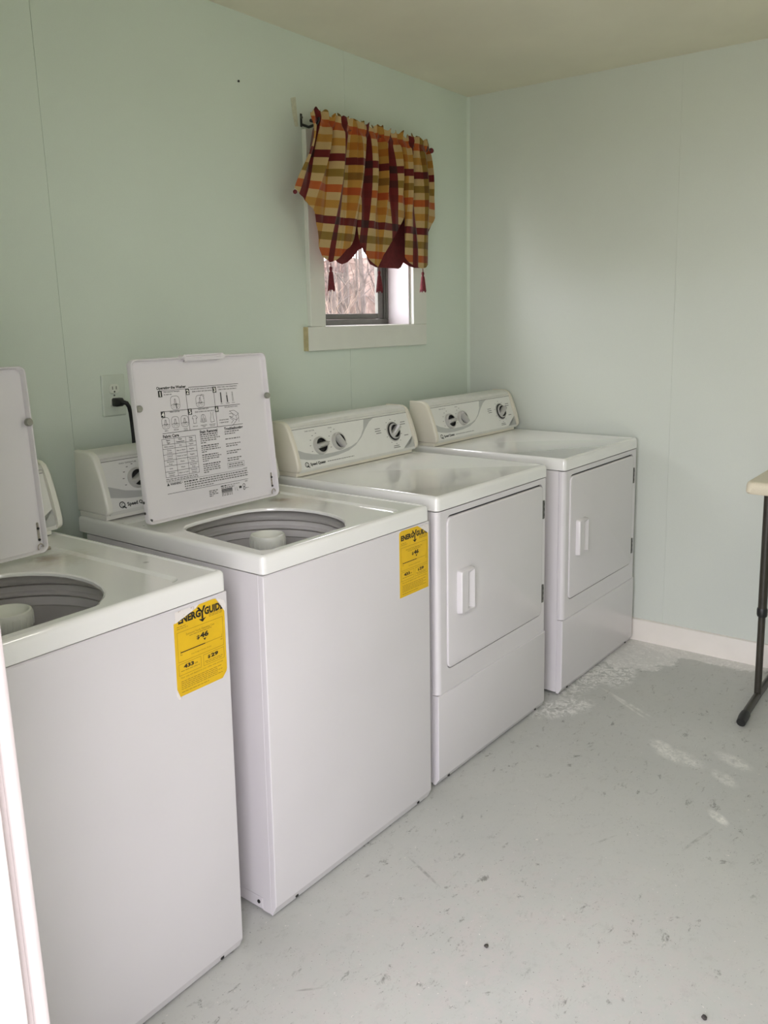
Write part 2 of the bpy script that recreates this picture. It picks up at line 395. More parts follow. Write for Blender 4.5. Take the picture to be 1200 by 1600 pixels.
sheet([(2.784+g, 2.7145+g, WX0, 0, ZC, 0), (WX0, S2-g, 0, WZ0), (WX0, S2-g, WZ1, ZC)], wall_back, 'wall', 'y')
sheet([(WX1, XR-0.012, 0, ZC), (S2+g, WX1, 0, WZ0), (S2+g, WX1, WZ1, ZC)], wall_back, 'wall', 'y')
# unpainted strip left where an older trim board came off, and a nail
m = MB(); m.prism([(3.716, 2.213), (3.741, 2.221), (3.745, 2.17), (3.752, 2.122), (3.734, 2.118), (3.722, 2.16)], -0.0016, 0.0005, 'y'); m.build('bare_patch', 'filler', wall_back, 0)['label'] = 'pale unpainted strip'
m = MB(); m.lathe([(0.0001, 0), (0.004, 0.0), (0.003, 0.004)], 10, X=Matrix.Translation((3.4628, -0.004, 2.2186)) @ Matrix.Rotation(-math.pi/2, 4, 'X')); m.build('nail', 'black', wall_back)
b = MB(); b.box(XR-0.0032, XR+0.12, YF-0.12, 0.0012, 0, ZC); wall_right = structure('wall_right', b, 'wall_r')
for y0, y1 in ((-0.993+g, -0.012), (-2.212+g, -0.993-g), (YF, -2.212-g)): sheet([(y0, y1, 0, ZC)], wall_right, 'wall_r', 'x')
b = MB(); b.prism([(XR-0.014, -0.0005), (XR-0.0005, -0.014), (XR, 0)], 0, ZC, 'z'); structure('trim_1', b, 'wall')
b = MB()
b.box(XL-WL-0.01, XR+0.12, YF-0.12, YF, 0, ZC)
structure('wall_front', b, 'wall')
DY0, DY1, DZ = -2.26, -1.29, 2.06  # opening narrowed to keep light off the near washer's front
EDGE = lambda z: -1.3219-(1.0638-z)*.063               # the jamb leans a little
#                       # doorway in the left wall
b = MB(); b.prism([(EDGE(0)+.011, 0), (0.0012, 0), (0.0012, ZC), (EDGE(ZC)+.011, ZC)], XL-WL, XL, 'x'); b.box(XL-WL, XL, YF, DY0, 0, ZC); b.box(XL-WL, XL, DY0, DY1, DZ, ZC)
structure('wall_left', b, 'wall')
dr = tag(empty('door_1', (XL, -1.86, 0)), kind='structure')
def dpart(name, *a, bev=0.002):
    m = MB(); m.box(*a, bev=bev); o = m.build(name, 'jambpaint', dr); o.location = (-XL, 1.86, 0); return o
m = MB(); m.prism([(EDGE(0)+.005, 0), (EDGE(0)+.0105, 0), (EDGE(DZ)+.0105, DZ), (EDGE(DZ)+.005, DZ)], XL-WL-0.004, XL-0.0025, 'x', bev=.001, seg=1); o = m.build('door_jamb', 'jambpaint', dr); o.location = (-XL, 1.86, 0)
dpart('door_jamb', XL-WL-0.004, XL-0.0005, DY0, DY0+0.020, 0, DZ)
dpart('door_head', XL-WL-0.004, XL-0.0005, DY0+0.020, DY1-0.02, DZ-0.02, DZ)
m = MB(); m.prism([(EDGE(0), 0), (EDGE(0)+.085, 0), (EDGE(DZ)+.085, DZ), (EDGE(DZ), DZ)], XL+0.0090, XL+0.0203, 'x', bev=.002); o = m.build('door_casing', 'jambpaint', dr); o.location = (-XL, 1.86, 0)
m = MB(); m.prism([(EDGE(0)+.016, 0), (EDGE(0)+.08, 0), (EDGE(DZ)+.08, DZ), (EDGE(DZ)+.016, DZ)], XL+.0004, XL+.0088, 'x'); o = m.build('casing_backing', 'jambpaint', dr); o.location = (-XL, 1.86, 0)
dpart('door_casing', XL+0.0005, XL+0.0205, DY0-0.075, DY0+0.010, 0, DZ+0.07, bev=0.003)
m = MB(); m.prism([(0, 0), (-0.014, 0), (-0.014, 0.088), (-0.011, 0.095), (-0.004, 0.098), (0, 0.098)], YF, -0.0005, 'y')
for i, p in enumerate(m.v): m.v[i] = (p[0]+XR-0.0045, p[1], p[2])
structure('baseboard_right', m, 'base_paint')

lampo = tag(empty('added_fill_lamp', (2.95, -2.25, ZC)), 'unseen ceiling lamp added to fill the room with light', 'lamp')  # out-of-view lamp, added to raise the light from above
m = MB(); m.lathe([(.0001, -.0005), (.17, -.0005), (.17, -.02), (.155, -.026), (.0001, -.026)], 32); m.build('fill_lamp_base', 'paint_white', lampo)
m = MB(); m.lathe([(.150, -.0262), (.148, -.05), (.125, -.08), (.08, -.10), (.0001, -.108)], 32)
t_ = NT('fill_lamp_glow'); t_.b.inputs['Emission Color'].default_value = (1, .97, .90, 1); t_.b.inputs['Emission Strength'].default_value = 3.2
m.build('fill_lamp_dome', t_.m, lampo)

# window
win = tag(empty('window_1', (4.146, 0, WZ0)), kind='structure')
def wpart(name, mat, *a, bev=0.0015, par=None):
    m = MB(); m.box(*a, bev=bev, seg=1); o = m.build(name, mat, par or win)
    if par is None: o.location = (-4.146, 0, -WZ0)
    return o
wpart('window_casing', 'paint_white', 3.7675, 3.852, -0.021, -0.0005, 1.4065, 2.115)
wpart('window_casing', 'paint_white', 4.436, 4.536, -0.021, -0.0005, 1.4065, 2.115)
wpart('window_casing', 'paint_white', 3.853, 4.435, -0.021, -0.0005, 2.03, 2.115)
ap = wpart('window_apron', 'paint_white', 3.746, 4.530, -0.024, -0.0005, 1.3155, 1.406)
wpart('apron_end', 'pine', 3.7445, 3.7462, -0.0235, -0.0008, 1.316, 1.4055, bev=0, par=ap)['label'] = 'unpainted pine end of the board'
JT = 0.006
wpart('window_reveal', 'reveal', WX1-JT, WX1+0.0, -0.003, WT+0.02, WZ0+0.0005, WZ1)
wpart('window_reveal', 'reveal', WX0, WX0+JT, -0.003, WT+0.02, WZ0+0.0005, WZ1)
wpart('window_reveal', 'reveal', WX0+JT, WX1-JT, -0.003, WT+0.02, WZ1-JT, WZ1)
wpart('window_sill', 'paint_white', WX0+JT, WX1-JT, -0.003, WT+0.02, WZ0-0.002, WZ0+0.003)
X0, X1, Z0, Z1 = WX0+JT, WX1-JT, WZ0+0.003, WZ1-JT
Y0 = 0.108
wpart('window_frame', 'alu', X0, X1, Y0, Y0+0.05, Z0, Z0+0.024)
wpart('window_frame', 'alu', X0, X1, Y0, Y0+0.05, Z1-0.022, Z1)
wpart('window_frame', 'alu', X0, X0+0.02, Y0, Y0+0.05, Z0+0.0245, Z1-0.0225)
fr = wpart('window_frame', 'alu', X1-0.012, X1, Y0, Y0+0.05, Z0+0.0245, Z1-0.0225)
for k in range(3): wpart('track_rib', 'alu' if k != 1 else 'alu_dark', X1-0.024, X1-0.0125, Y0+0.006+0.014*k, Y0+0.010+0.014*k, Z0+0.025, Z1-0.023, bev=0, par=fr)
# inner sash with its pane, fixed pane behind
wpart('sash_rail', 'alu', X0+0.021, X1-0.045, Y0+0.012, Y0+0.026, Z0+0.0245, Z0+0.047)
wpart('sash_stile', 'alu', X1-0.062, X1-0.026, Y0+0.010, Y0+0.028, Z0+0.0245, Z1-0.023)
wpart('sash_stile', 'alu', X0+0.021, X0+0.045, Y0+0.012, Y0+0.026, Z0+0.0475, Z1-0.047)
wpart('sash_rail', 'alu', X0+0.021, X1-0.063, Y0+0.012, Y0+0.026, Z1-0.046, Z1-0.023)
wpart('window_pane', 'glass', X0+0.044, X1-0.060, Y0+0.017, Y0+0.021, Z0+0.045, Z1-0.044, bev=0)

# ------------------------------------------------------------------ outside: ground and bare trees
m = MB(); m.box(-40, 45, -40, 60, -0.32, -0.12); tag(m.build('ground', 'ground', None, 0), kind='structure')
m = MB(); m.box(-0.4, XL-WL-0.012, -3.2, 0.0, -0.12, -0.005); tag(m.build('porch_slab', plain('porch_concrete', (0.47, 0.46, 0.42, 1), 0.9, var=0.1, scale=14), None, 0), kind='structure')
rnd = random.Random(7)
def branchy(mb, p, d, L, r, depth):
    pts = [Vector(p)]; dd = Vector(d).normalized(); n = 4
    for i in range(n):
        dd = (dd+Vector((rnd.uniform(-.18, .18), rnd.uniform(-.18, .18), rnd.uniform(-.08, .14)))).normalized()
        pts.append(pts[-1]+dd*L/n)
    mb.tube(pts, [r*(1-0.6*i/n) for i in range(n+1)], 5 if depth < 2 else 3, caps=False)
    if depth < 3:
        for _ in range(rnd.randint(3, 5)):
            i = rnd.randint(1, n); s = (dd+Vector((rnd.uniform(-1, 1), rnd.uniform(-1, 1), rnd.uniform(-.3, .8)))).normalized()
            branchy(mb, pts[i], s, L*rnd.uniform(.4, .65), r*0.42, depth+1)
sight = lambda x, y: 1.35+(x)*(y+2.18)                    # where the view through the window reaches at depth y
spots = [(1.15, 16, .07), (1.20, 18, .08), (1.10, 18.5, .07), (1.245, 16.5, .06), (1.17, 11, .035), (1.13, 13.5, .05), (1.05, 7.0, .05), (1.12, 9.5, .07), (1.185, 6.2, .045), (1.215, 12.5, .10), (1.27, 8.4, .06), (1.33, 10.5, .09), (1.40, 7.4, .05), (1.0, 13, .11)]
tree_lab = ['thin bare tree at the foot of the wooded hill, left in the window view', 'slim bare tree at the foot of the wooded hill, middle of the window view', 'bare tree at the foot of the wooded hill, beside the curtain hem', 'bare tree at the foot of the wooded hill, nearest the window stile', 'thinnest bare sapling outside in the middle of the window view', 'slender bare tree outside between the sapling and the hill', 'slender bare tree outside, at the left edge of the window view', 'bare tree outside behind the slender one, left in the window view', 'thin bare tree outside, nearest to the window', 'thick bare trunk far outside in the middle of the window view',
            'slim bare tree outside, right of the middle of the window view', 'stout bare tree far outside, right in the window view', 'thin bare tree outside, hidden half behind the window stile', 'thickest bare tree, farthest outside beyond the window']
for (k, y, r), lab in zip(spots, tree_lab):
    h = 8.5; x = sight(k, y)
    t = tag(empty('bare_tree', (x, y, -0.1135)), lab, 'tree', 'bare trees outside the window')
    mb = MB(); lean = rnd.uniform(-.12, .12); mb.tube([(lean*q+rnd.uniform(-.03, .03)*q, rnd.uniform(-.05, .05)*q, h*q/5) for q in range(6)], [r*(1-.15*q) for q in range(6)], 7, caps=False); mb.build('trunk', 'bark', t)
    mb = MB()
    for _ in range(9): z = rnd.uniform(.14, .6)*h; branchy(mb, (lean*5*z/h, 0, z), (rnd.uniform(-1, 1), rnd.uniform(-.2, .2), rnd.uniform(.3, .9)), 1.1, r*.35, 2)
    tag(mb.build('branches', 'bark', t), kind='stuff')
shrub_lab = ['tangled leafless shrub outside, nearest to the small window', 'low leafless shrub outside, second from the window', 'pale leafless shrub outside in the middle of the window view', 'leafless shrub outside at the left of the window view', 'leafless shrub outside at the right of the window view', 'leafless shrub farthest outside beyond the window']
for (k, y, hh), lab in zip(((1.17, 2.3, 2.1), (1.08, 4.0, 2.3), (1.20, 5.6, 2.6)), shrub_lab):
    mb = MB()
    for _ in range(20): branchy(mb, (rnd.uniform(-.3, .3), rnd.uniform(-.2, .2), 0), (rnd.uniform(-.7, .7), rnd.uniform(-.5, .5), .9), hh*.5, .012, 1)
    o = mb.build('bare_shrub', 'twig', None); o.location = (sight(k, y), y, -0.1135)
    tag(o, lab, 'shrub', 'bare shrubs outside the window')

def wood_mat():
    t = NT('leafless_woodland'); w = t.noise(1.1, 8, 0.8, mapscale=(1, 1, .25)); c = t.mix(t.ramp(w, 0.4, 0.62), (0.060, 0.043, 0.036, 1), (0.125, 0.095, 0.080, 1)); return t.set(c, 1.0, spec=0)
M['wood'] = wood_mat()
m = MB(); q = random.Random(4); cx = [(sight(.55+1.2*i/40, 24), 24+q.uniform(-1, 1)) for i in range(41)]
hz = lambda i, z: z*(1+.016*i)+q.uniform(-.3, .5)
m.loft([[(x, y, -.13) for x, y in cx], [(x, y+1, 1.6+q.uniform(-.2, .2)) for x, y in cx], [(x, y+2, hz(i, 2.5)) for i, (x, y) in enumerate(cx)], [(x, y+9, hz(i, 3.1)) for i, (x, y) in enumerate(cx)], [(x, y+14, -.13) for x, y in cx]], closed=False)
tag(m.build('wooded_hill', 'wood', None, 60), kind='structure')
m = MB(); m.prism([(sight(.8, 1.2), 1.2), (sight(1.4, 1.2), 1.2), (sight(1.45, 24), 24), (sight(.75, 24), 24)], -.119, -.112, 'z'); tag(m.build('woodland_floor', 'wood', None, 0), kind='structure')

# ------------------------------------------------------------------ machines
def knob(parent, pos, nrm, rot, r, dial=False):
    """turn knob on the sloping console: skirt, black recess, grip bar"""
    z = Vector(nrm).normalized(); x = Vector((1, 0, 0)); y = z.cross(x)
    X = Matrix.Translation(pos) @ Matrix(((x.x, y.x, z.x, 0), (x.y, y.y, z.y, 0), (x.z, y.z, z.z, 0), (0, 0, 0, 1))) @ Matrix.Rotation(rot, 4, 'Z')
    m = MB()
    if dial:
        m.lathe([(r*1.18, 0), (r*1.18, .002), (r*1.06, .002)], 32, mi=0, X=X)
        m.lathe([(r*1.06, .0012), (r*1.06, .004), (r*.90, .0055)], 32, mi=1, X=X)
        m.lathe([(r*.90, .004), (r*.90, .009), (r*.84, .012), (r*.74, .012)], 32, mi=0, X=X)
    else:
        m.lathe([(r, 0), (r, .010), (r*.93, .0135), (r*.80, .0135)], 32, mi=0, X=X)
    m.lathe([(r*.80, .013), (r*.74, .005), (.0001, .005)], 32, mi=1, X=X)
    L, w = r*.86, r*.30
    # grip: bar that narrows toward the finger edge
    m.loft([[(-L, -w, .005), (L, -w, .005), (L, w, .005), (-L, w, .005)], [(-L, -w*.85, .016), (L, -w*.85, .016), (L, w*.85, .016), (-L, w*.85, .016)],
            [(-L*.86, -w*.45, .026), (L*.86, -w*.45, .026), (L*.86, w*.45, .026), (-L*.86, w*.45, .026)]], 0, False, True, X)
    return m.build('knob', ['knob', 'black'], parent, 40)
def console(root, W, dv, H, back, cap, kind, skip_left=False):
    """control housing along the back of the top; dv shifts its profile in depth"""
    P = lambda pts: [(v+dv, z) for v, z in pts]
    bk = back
    c = MB()
    body = P([(.574, H+.012), (.5725, H+.022), (.616, H+.154), (.619, H+.159), (.616, H+.163), (.622, H+.172), (.638, H+.1785)])+[(bk, H+.1785), (bk, H+.012)]
    c.prism(body, .016, W-.016, 'x')
    co = c.build('console', 'trimbar', root, 30)
    cap_prof = P([(.578, H+.013), (.5685, H+.019), (.5655, H+.028), (.567, H+.04), (.575, H+.072), (.588, H+.110), (.603, H+.146), (.612, H+.163), (.622, H+.174), (.638, H+.181), (.655, H+.182)])+[(bk+.002, H+.182), (bk+.002, H+.013)]
    for u0, u1 in ((.002, .019), (W-.019, W-.002)):
        m = MB(); out = u0 if u0 < .1 else u1
        m.prism(cap_prof, u0, u1, 'x', bev=.007, seg=3, sel=lambda e: abs(e.verts[0].co.x-out) < 1e-5 and abs(e.verts[1].co.x-out) < 1e-5)
        m.build('end_cap', cap, co, 40)
    m = MB(); m.box(.006, W-.030, .579+dv, bk-.004, H+.0005, H+.0135, bev=.001, seg=1); m.build('console_base', cap, co)
    # printed face, lying on the sloping front between the end caps
    A, B = Vector((0, .5725+dv, H+.022)), Vector((0, .616+dv, H+.154)); d = (B-A).normalized(); nrm = Vector((0, -d.z, d.y))
    f = lambda a, z, lift=0: tuple(Vector((a, 0, 0)) + A + d*((z-A.z+(H-.9151)*0)/d.z) + nrm*(.0012+lift))
    m = MB()
    q = rrect(.0205, W-.0205, .937+(H-.9151), 1.0685+(H-.9151), .003, 3)
    m.loft([[f(a, z, -.0012) for a, z in q], [f(a, z, 0) for a, z in q]], 0, False, True)
    m.build('control_panel', 'panel', co)
    dz = H-.9151
    pr = Print(lambda a, z, l=0: f(a, z+dz, .0003+l))
    s = 1 if kind == 'dryer' else .96
    outer = [(.024, .975), (.06, .966), (.10, .961), (.153, .9595), (.22, .9625), (.28, .970), (.325, .984), (.365, 1.006), (.40, 1.034), (.43, 1.055), (.459, 1.0665)]
    inner = [(.024, 1.004), (.06, .990), (.10, .980), (.153, .974), (.20, .9735), (.25, .976), (.30, .983), (.335, .993), (.365, 1.012), (.388, 1.035), (.402, 1.0665)]
    if kind != 'dryer':
        outer = [(.024, .974), (.08, .965), (.14, .961), (.20, .962), (.28, .968), (.33, .984), (.37, 1.006), (.40, 1.034), (.43, 1.055), (.459, 1.0665)]
        inner = [(.024, 1.004), (.08, .986), (.14, .977), (.20, .9735), (.26, .977), (.31, .990), (.345, 1.008), (.37, 1.03), (.395, 1.05), (.405, 1.0665)]
    for i in range(len(outer)-1):
        pr.poly([(outer[i][0]*s, outer[i][1]), (outer[i+1][0]*s, outer[i+1][1]), (inner[i+1][0]*s, inner[i+1][1]), (inner[i][0]*s, inner[i][1])], 1)
    R = W-.0205
    cor = [(R, .978), (R-.012, .962), (R-.03, .949), (R-.05, .941), (R-.072, .9372), (R-.004, .9372), (R, .940)]
    for i in range(1, len(cor)-1): pr.poly([cor[0], cor[i], cor[i+1]], 1)
    pr.rect(.0215, R, 1.0668, 1.0683, 2)
    # maker's mark and lettering
    pr.arc(.056, .9505, .0082, .0075, .0026, 0); pr.arc(.058, .9495, .0045, .0042, .0012, 0, 60, 330, 12)
    pr.line([(.0575, .9465), (.0660, .9408)], .0034, 0)
    pr.text('Speed Queen', .072, .9455, .0125, .04, width=.076, res=2)
    rr = random.Random(5); pr.dashes(.158, .30, .9475, .0022, rr, 2)
    pr.text('FABRIC SELECTOR' if kind == 'dryer' else 'WASH TEMPERATURE', .085 if kind == 'dryer' else .077, 1.0555, .0058, .0)
    pr.text('SIGNAL', .203, 1.0555, .0058, .0)
    ks = [(.1396, 1.004, .031, 0.10, False), (.236, 1.007, .031, -1.0, False), (.5565, 1.006, .033, .55, True)]
    if kind != 'dryer': ks = [(.121, 1.013, .0285, .5, False), (.225, 1.010, .0285, -.6, False), (.545, 1.006, .030, .2, True)]
    for a, z, r, rot, dial in ks:
        n = 10 if dial else 5
        for i in range(n):
            an = math.radians(200-(360 if dial else 130)*i/n); pr.rect(a+1.42*r*math.cos(an)-.003, a+1.42*r*math.cos(an)+.003, z+1.38*r*math.sin(an)-.001, z+1.38*r*math.sin(an)+.001, 2)
        if dial:
            for a0, z0, w in ((a-.105, z+.018, .03), (a-.107, z+.010, .034), (a-.103, z+.002, .030), (a+.055, z+.028, .03), (a+.05, z+.02, .034), (a+.06, z-.022, .026), (a-.02, z-.054, .034), (a-.022, z-.060, .04)):
                if kind != 'dryer' and a0 > a: continue
                pr.rect(a0, a0+w, z0, z0+.0024, 2)
    pr.build('console_print', ['ink', 'swoosh', 'fineink'], co)
    for a, z, r, rot, dial in ks: knob(co, f(a, z+dz, 0), nrm, rot, r, dial)
    return co
def feet(root, W, D):
    for u in (.05, W-.05):
        for v in (.095, D-.075):
            m = MB(); m.lathe([(.018, 0), (.018, .006), (.008, .007), (.008, .04)], 12, (u, v, 0), cap0=True); m.build('foot', 'black', root)
def energy_label(root, u0, u1, z0, z1, style):
    w, h = u1-u0, z1-z0
    T = lambda a, z, l=0: (u0+a*w, -.0008-l, z0+z*h)
    # yellow sheet with the corners picked off
    if style == 1: out = [(.05, .0), (.90, .0), (.985, .065), (1, .10), (1, .80), (.83, .985), (.76, .99), (.50, .985), (.43, .955), (.03, .865), (0, .86), (0, .09)]
    else: out = [(.0, .0), (1, .0), (1, .84), (.70, .97), (.62, 1.0), (.07, 1.0), (.02, .985), (0, .965)]
    m = MB(); L0 = [T(a, z, -.0006) for a, z in out]; L1 = [T(a, z, 0) for a, z in out]; m.loft([L0, L1], 0, False, True)
    lab = m.build('energy_label', 'yellow', root, 0)
    lab['label'] = 'yellow energy label with torn corner'
    m = MB()
    pieces = ([[(.03, .862), (.43, .955), (.48, .985), (.30, .985), (.12, .95), (.02, .90)], [(.84, .985), (1.0, .80), (1.03, .86), (1.0, .93), (.92, .965)], [(.0, .09), (.05, .0), (.10, -.01), (.03, -.03), (-.01, .02)]] if style == 1
              else [[(.70, .97), (1.0, .84), (1.03, .88), (1.02, .97), (.88, .99)]])
    for q in pieces:
        m = MB(); m.loft([[T(a, z, -.0007) for a, z in q], [T(a, z, .0004) for a, z in q]], 0, False, True); m.build('torn_paper', 'torn', lab, 0)
    pr = Print(lambda a, z, l=0: T(a, z, .0003+l))
    S = lambda k: k
    def tx(s, a, z, size, wid=None, bold=0.0, al='c', mi=0):
        vs, fs, x0, x1 = glyphs(s, bold, 2); off = {'l': x0, 'c': (x0+x1)/2, 'r': x1}[al]
        sx = (wid/(x1-x0)) if wid else size*h/w
        pr.mb.add([T(a+(x-off)*sx, z+y*size, .0003) for x, y in vs], fs, mi)
    # masthead, the Y drawn as an arrow
    if style == 1:
        tx('ENERG', .30, .845, .115, .44, .05); tx('GUIDE', .785, .845, .115, .385, .05); ax = .545
        pr.poly([(.03, .99), (.03, .862), (.20, .90), (.25, .93), (.30, .99)], 2, .00012)   # the torn strip hides the first letters' tops
    else:
        tx('ENERG', .27, .855, .10, .44, .05); tx('GUIDE', .765, .855, .10, .385, .05); ax = .52
    pr.poly([(ax-.10, .955), (ax-.055, .955), (ax-.012, .88), (ax-.012, .81), (ax+.022, .81), (ax+.022, .88), (ax+.075, .955), (ax+.03, .955), (ax+.005, .905)], 0)
    pr.poly([(ax-.07, .815), (ax+.005, .77), (ax+.08, .815), (ax+.03, .808), (ax-.02, .808)], 0)
    rr = random.Random(3)
    def fine(a0, a1, z, hh=.007, mi=1):
        a = a0
        while a < a1-.01:
            q = min(rr.uniform(.03, .08), a1-a); pr.rect(a, a+q, z, z+hh, mi); a += q+.012
    fine(.05, .22, .805); fine(.05, .26, .782)
    for z in (.835, .818, .802): fine(.68, .95, z)
    for a0, a1, z0_, z1_ in ((.05, .95, .40, .745), (.05, .48, .245, .375), (.53, .95, .245, .375)):
        pr.line([(a0, z0_), (a1, z0_)], .004, 1); pr.line([(a0, z1_), (a1, z1_)], .004, 1); pr.line([(a0, z0_), (a0, z1_)], .005, 1); pr.line([(a1, z0_), (a1, z1_)], .005, 1)
    tx('Estimated Yearly Operating Cost', .5, .685, .036, .56, .004, mi=1); fine(.28, .74, .665)
    tx('$', .447, .590, .060, .060, .025); tx('46', .57, .590, .078, .17, .05)
    pr.poly([(.545, .572), (.605, .572), (.575, .545)], 0)
    pr.line([(.10, .508), (.575, .508)], .011, 0); pr.line([(.575, .508), (.92, .508)], .004, 1)
    pr.line([(.10, .49), (.10, .53)], .006, 1); pr.line([(.92, .50), (.92, .54)], .006, 1); fine(.09, .13, .475); fine(.89, .93, .475)
    tx('Cost Range of Similar Models', .5, .440, .022, .40, 0, mi=1)
    tx('433', .24, .315, .058, .20, .05); tx('kWh', .385, .315, .025, .06, .01); fine(.09, .45, .285)
    tx('$', .642, .315, .052, .055, .025); tx('29', .755, .315, .058, .15, .05); fine(.56, .93, .285); fine(.58, .9, .265)
    tx('Your cost will depend on your utility rates and use.', .5, .205, .028, .85, .002, mi=1)
    for k in range(5): fine(.08, .90-.1*(k % 2), .165-.022*k)
    fine(.08, .62, .04)
    pr.build('label_print', ['ylwink', 'ylwfine', 'torn'], lab)
    return lab

def washer(name, loc, rz, label, du, seed, rust):
    root = tag(empty(name, loc, rz), label, 'washing machine', 'top-loading washing machines')
    W, D, H, LIP = .6532, .735, .9069, .044
    zt = H-LIP
    # cabinet body, set behind the wrap-around front
    m = MB()
    for q in ((.001, .004, .0185, .692), (W-.004, W-.001, .0185, .692), (.0042, W-.0042, .0185, .0215), (.0042, W-.0042, .689, .692)): m.box(*q, .038, zt-.003, bev=.0008, seg=1)
    m.box(.001, W-.001, .0185, .047, .006, .040)
    m.build('cabinet', 'enamel', root)
    for u in (.0018, W-.0318):
        mm = MB(); mm.box(u, u+.03, .0495, .690, .006, .0360, bev=.001, seg=1); r_ = mm.build('base_rail', 'enamel', root)
        s_ = MB(); sx = -1 if u < .1 else 1
        s_.lathe([(.0001, .0024), (.0045, .002), (.005, 0)], 12, X=Matrix.Translation((u if sx < 0 else u+.03, .062, .0225)) @ Matrix.Rotation(sx*math.pi/2, 4, 'Y'), mi=0)
        s_.build('screw', 'black', r_)
    m = MB()
    m.prism([(0, .034), (0, zt-.0065), (.003, zt-.0035), (.0168, zt-.0035), (.0168, .006), (.0135, .006)], 0, W, 'x', bev=.0125, seg=5,
            sel=lambda e: abs(e.verts[0].co.y) < 1e-5 and abs(e.verts[1].co.y) < 1e-5 and abs(e.verts[0].co.x-e.verts[1].co.x) < 1e-6)
    fp = m.build('front_panel', 'enamel', root, 40)
    for u in (.075, W-.062):
        m = MB(); m.box(u, u+.008, .0062, .012, .0135, .0195); m.build('clip_slot', 'gap', fp)
    feet(root, W, D)
    # top with rim, sunken deck round the lid opening and the opening itself
    tm = lit_top_mat('enamel_top_'+('a' if seed == 1 else 'b'), rust)
    m = MB()
    lp = lambda ins, z, r, n=6: rrect(ins, W-ins, -.001+ins, D-ins, max(r-ins, .002), n, lambda x, y: (x, y, z))
    loops = [lp(.006, zt, .014), lp(.0, zt, .014), lp(0, H-.012, .014), lp(.0012, H-.006, .014), lp(.0045, H-.0018, .014), lp(.0095, H, .016), lp(.0135, H-.0002, .018), lp(.016, H-.003, .02)]
    m.loft(loops, 0)
    zd = H-.003
    deck = [(x, y, zd) for x, y in rrect(.020+du, .565, .030, .560, [.03, .01, .01, .03], 6)]
    m.holed([p for p in lp(.016, zd, .02)], deck)
    zl = H-.008
    low = [(x, y, zl) for x, y in rrect(.026+du, .555, .036, .552, [.03, .01, .01, .03], 6)]
    m.loft([deck, low], 0)
    # opening: straight at the front and left, bowed round the basket on the right and behind
    op = [(.060, .066), (.075, .054), (.12, .0525), (.20, .0525), (.28, .0525), (.338, .0525), (.352, .056), (.362, .066), (.384, .084), (.406, .110), (.424, .145), (.436, .19), (.440, .235),
          (.436, .285), (.424, .325), (.402, .362), (.372, .392), (.335, .412), (.29, .420), (.22, .420), (.16, .417), (.12, .408), (.095, .388), (.083, .36), (.076, .30), (.068, .20), (.062, .11)]
    op = [(x+du, y) for x, y in op]
    oz = lambda ins, z: [((x-(.25+du))*(1-ins)+.25+du, (y-.235)*(1-ins)+.235, z) for x, y in op]
    o0, o1 = oz(-.02, zl), oz(-.02, zl)
    m.holed(low, o0)
    m.loft([o0, oz(0, zl-.002), oz(.004, zl-.005), oz(.003, zl-.008), oz(-.03, zl-.009)], 0)
    m.build('top_panel', tm, root, 40)
    # tub seen through the opening: cover, balance ring, steps, basket wall and floor
    c = (.325+du*.5, .335, 0)
    m = MB()
    m.lathe([(.300, .868), (.264, .868), (.256, .865), (.2545, .847), (.264, .846)], 64, c, 0)
    m.lathe([(.2475, .832), (.247, .846), (.243, .8525), (.2345, .8535), (.2265, .850), (.2215, .843), (.2215, .835), (.225, .8300), (.2465, .8292)], 64, c, 1)
    m.lathe([(.2465, .8255), (.2300, .8252), (.2285, .813), (.2235, .8105), (.2205, .807), (.2210, .8035), (.225, .8015), (.2465, .801)], 64, c, 1)
    m.lathe([(.2465, .7975), (.2300, .797), (.2285, .777), (.2400, .776)], 64, c, 1)
    m.lathe([(.2480, .86), (.2480, .775), (.2400, .772), (.2400, .46), (.20, .44), (.0001, .43)], 64, c, 0)
    m.lathe([(.300, .868), (.30, .30), (.0001, .30)], 48, c, 0)
    m.build('wash_tub', ['tub', 'tubrim'], root, 40)
    m = MB()
    ac = (c[0]+.004, c[1]-.012, 0)
    m.lathe([(.0001, .826), (.020, .827), (.033, .832), (.039, .841), (.043, .8445), (.047, .843), (.0495, .837), (.0495, .812), (.046, .807), (.043, .80), (.046, .74), (.060, .62), (.09, .52), (.15, .475), (.19, .462), (.19, .455)], 40, ac, 0)
    for k in range(4):
        a = math.radians(45+90*k+(20 if seed == 1 else 0)); X = Matrix.Translation(ac) @ Matrix.Rotation(a, 4, 'Z')
        m.loft([[(.03, -.006, .79), (.03, .006, .79), (.04, .006, .48), (.04, -.006, .48)], [(.072, -.004, .785), (.072, .004, .785), (.17, .006, .47), (.17, -.006, .47)]], 0, True, True, X)
    for k in range(20):
        a = 2*math.pi*k/20; m.box(.0488, .0505, -.0015, .0015, .812, .834, X=Matrix.Translation(ac) @ Matrix.Rotation(a, 4, 'Z'))
    m.build('agitator', 'agit', root, 40)
    # lid, standing open
    lid = lid_part(root, du)
    console(root, W, .022, H, .728, 'cap_white', 'washer')
    energy_label(root, .507 if seed == 1 else .510, .643 if seed == 1 else .6455, .672 if seed == 1 else .6685, .855 if seed == 1 else .857, seed)
    return root
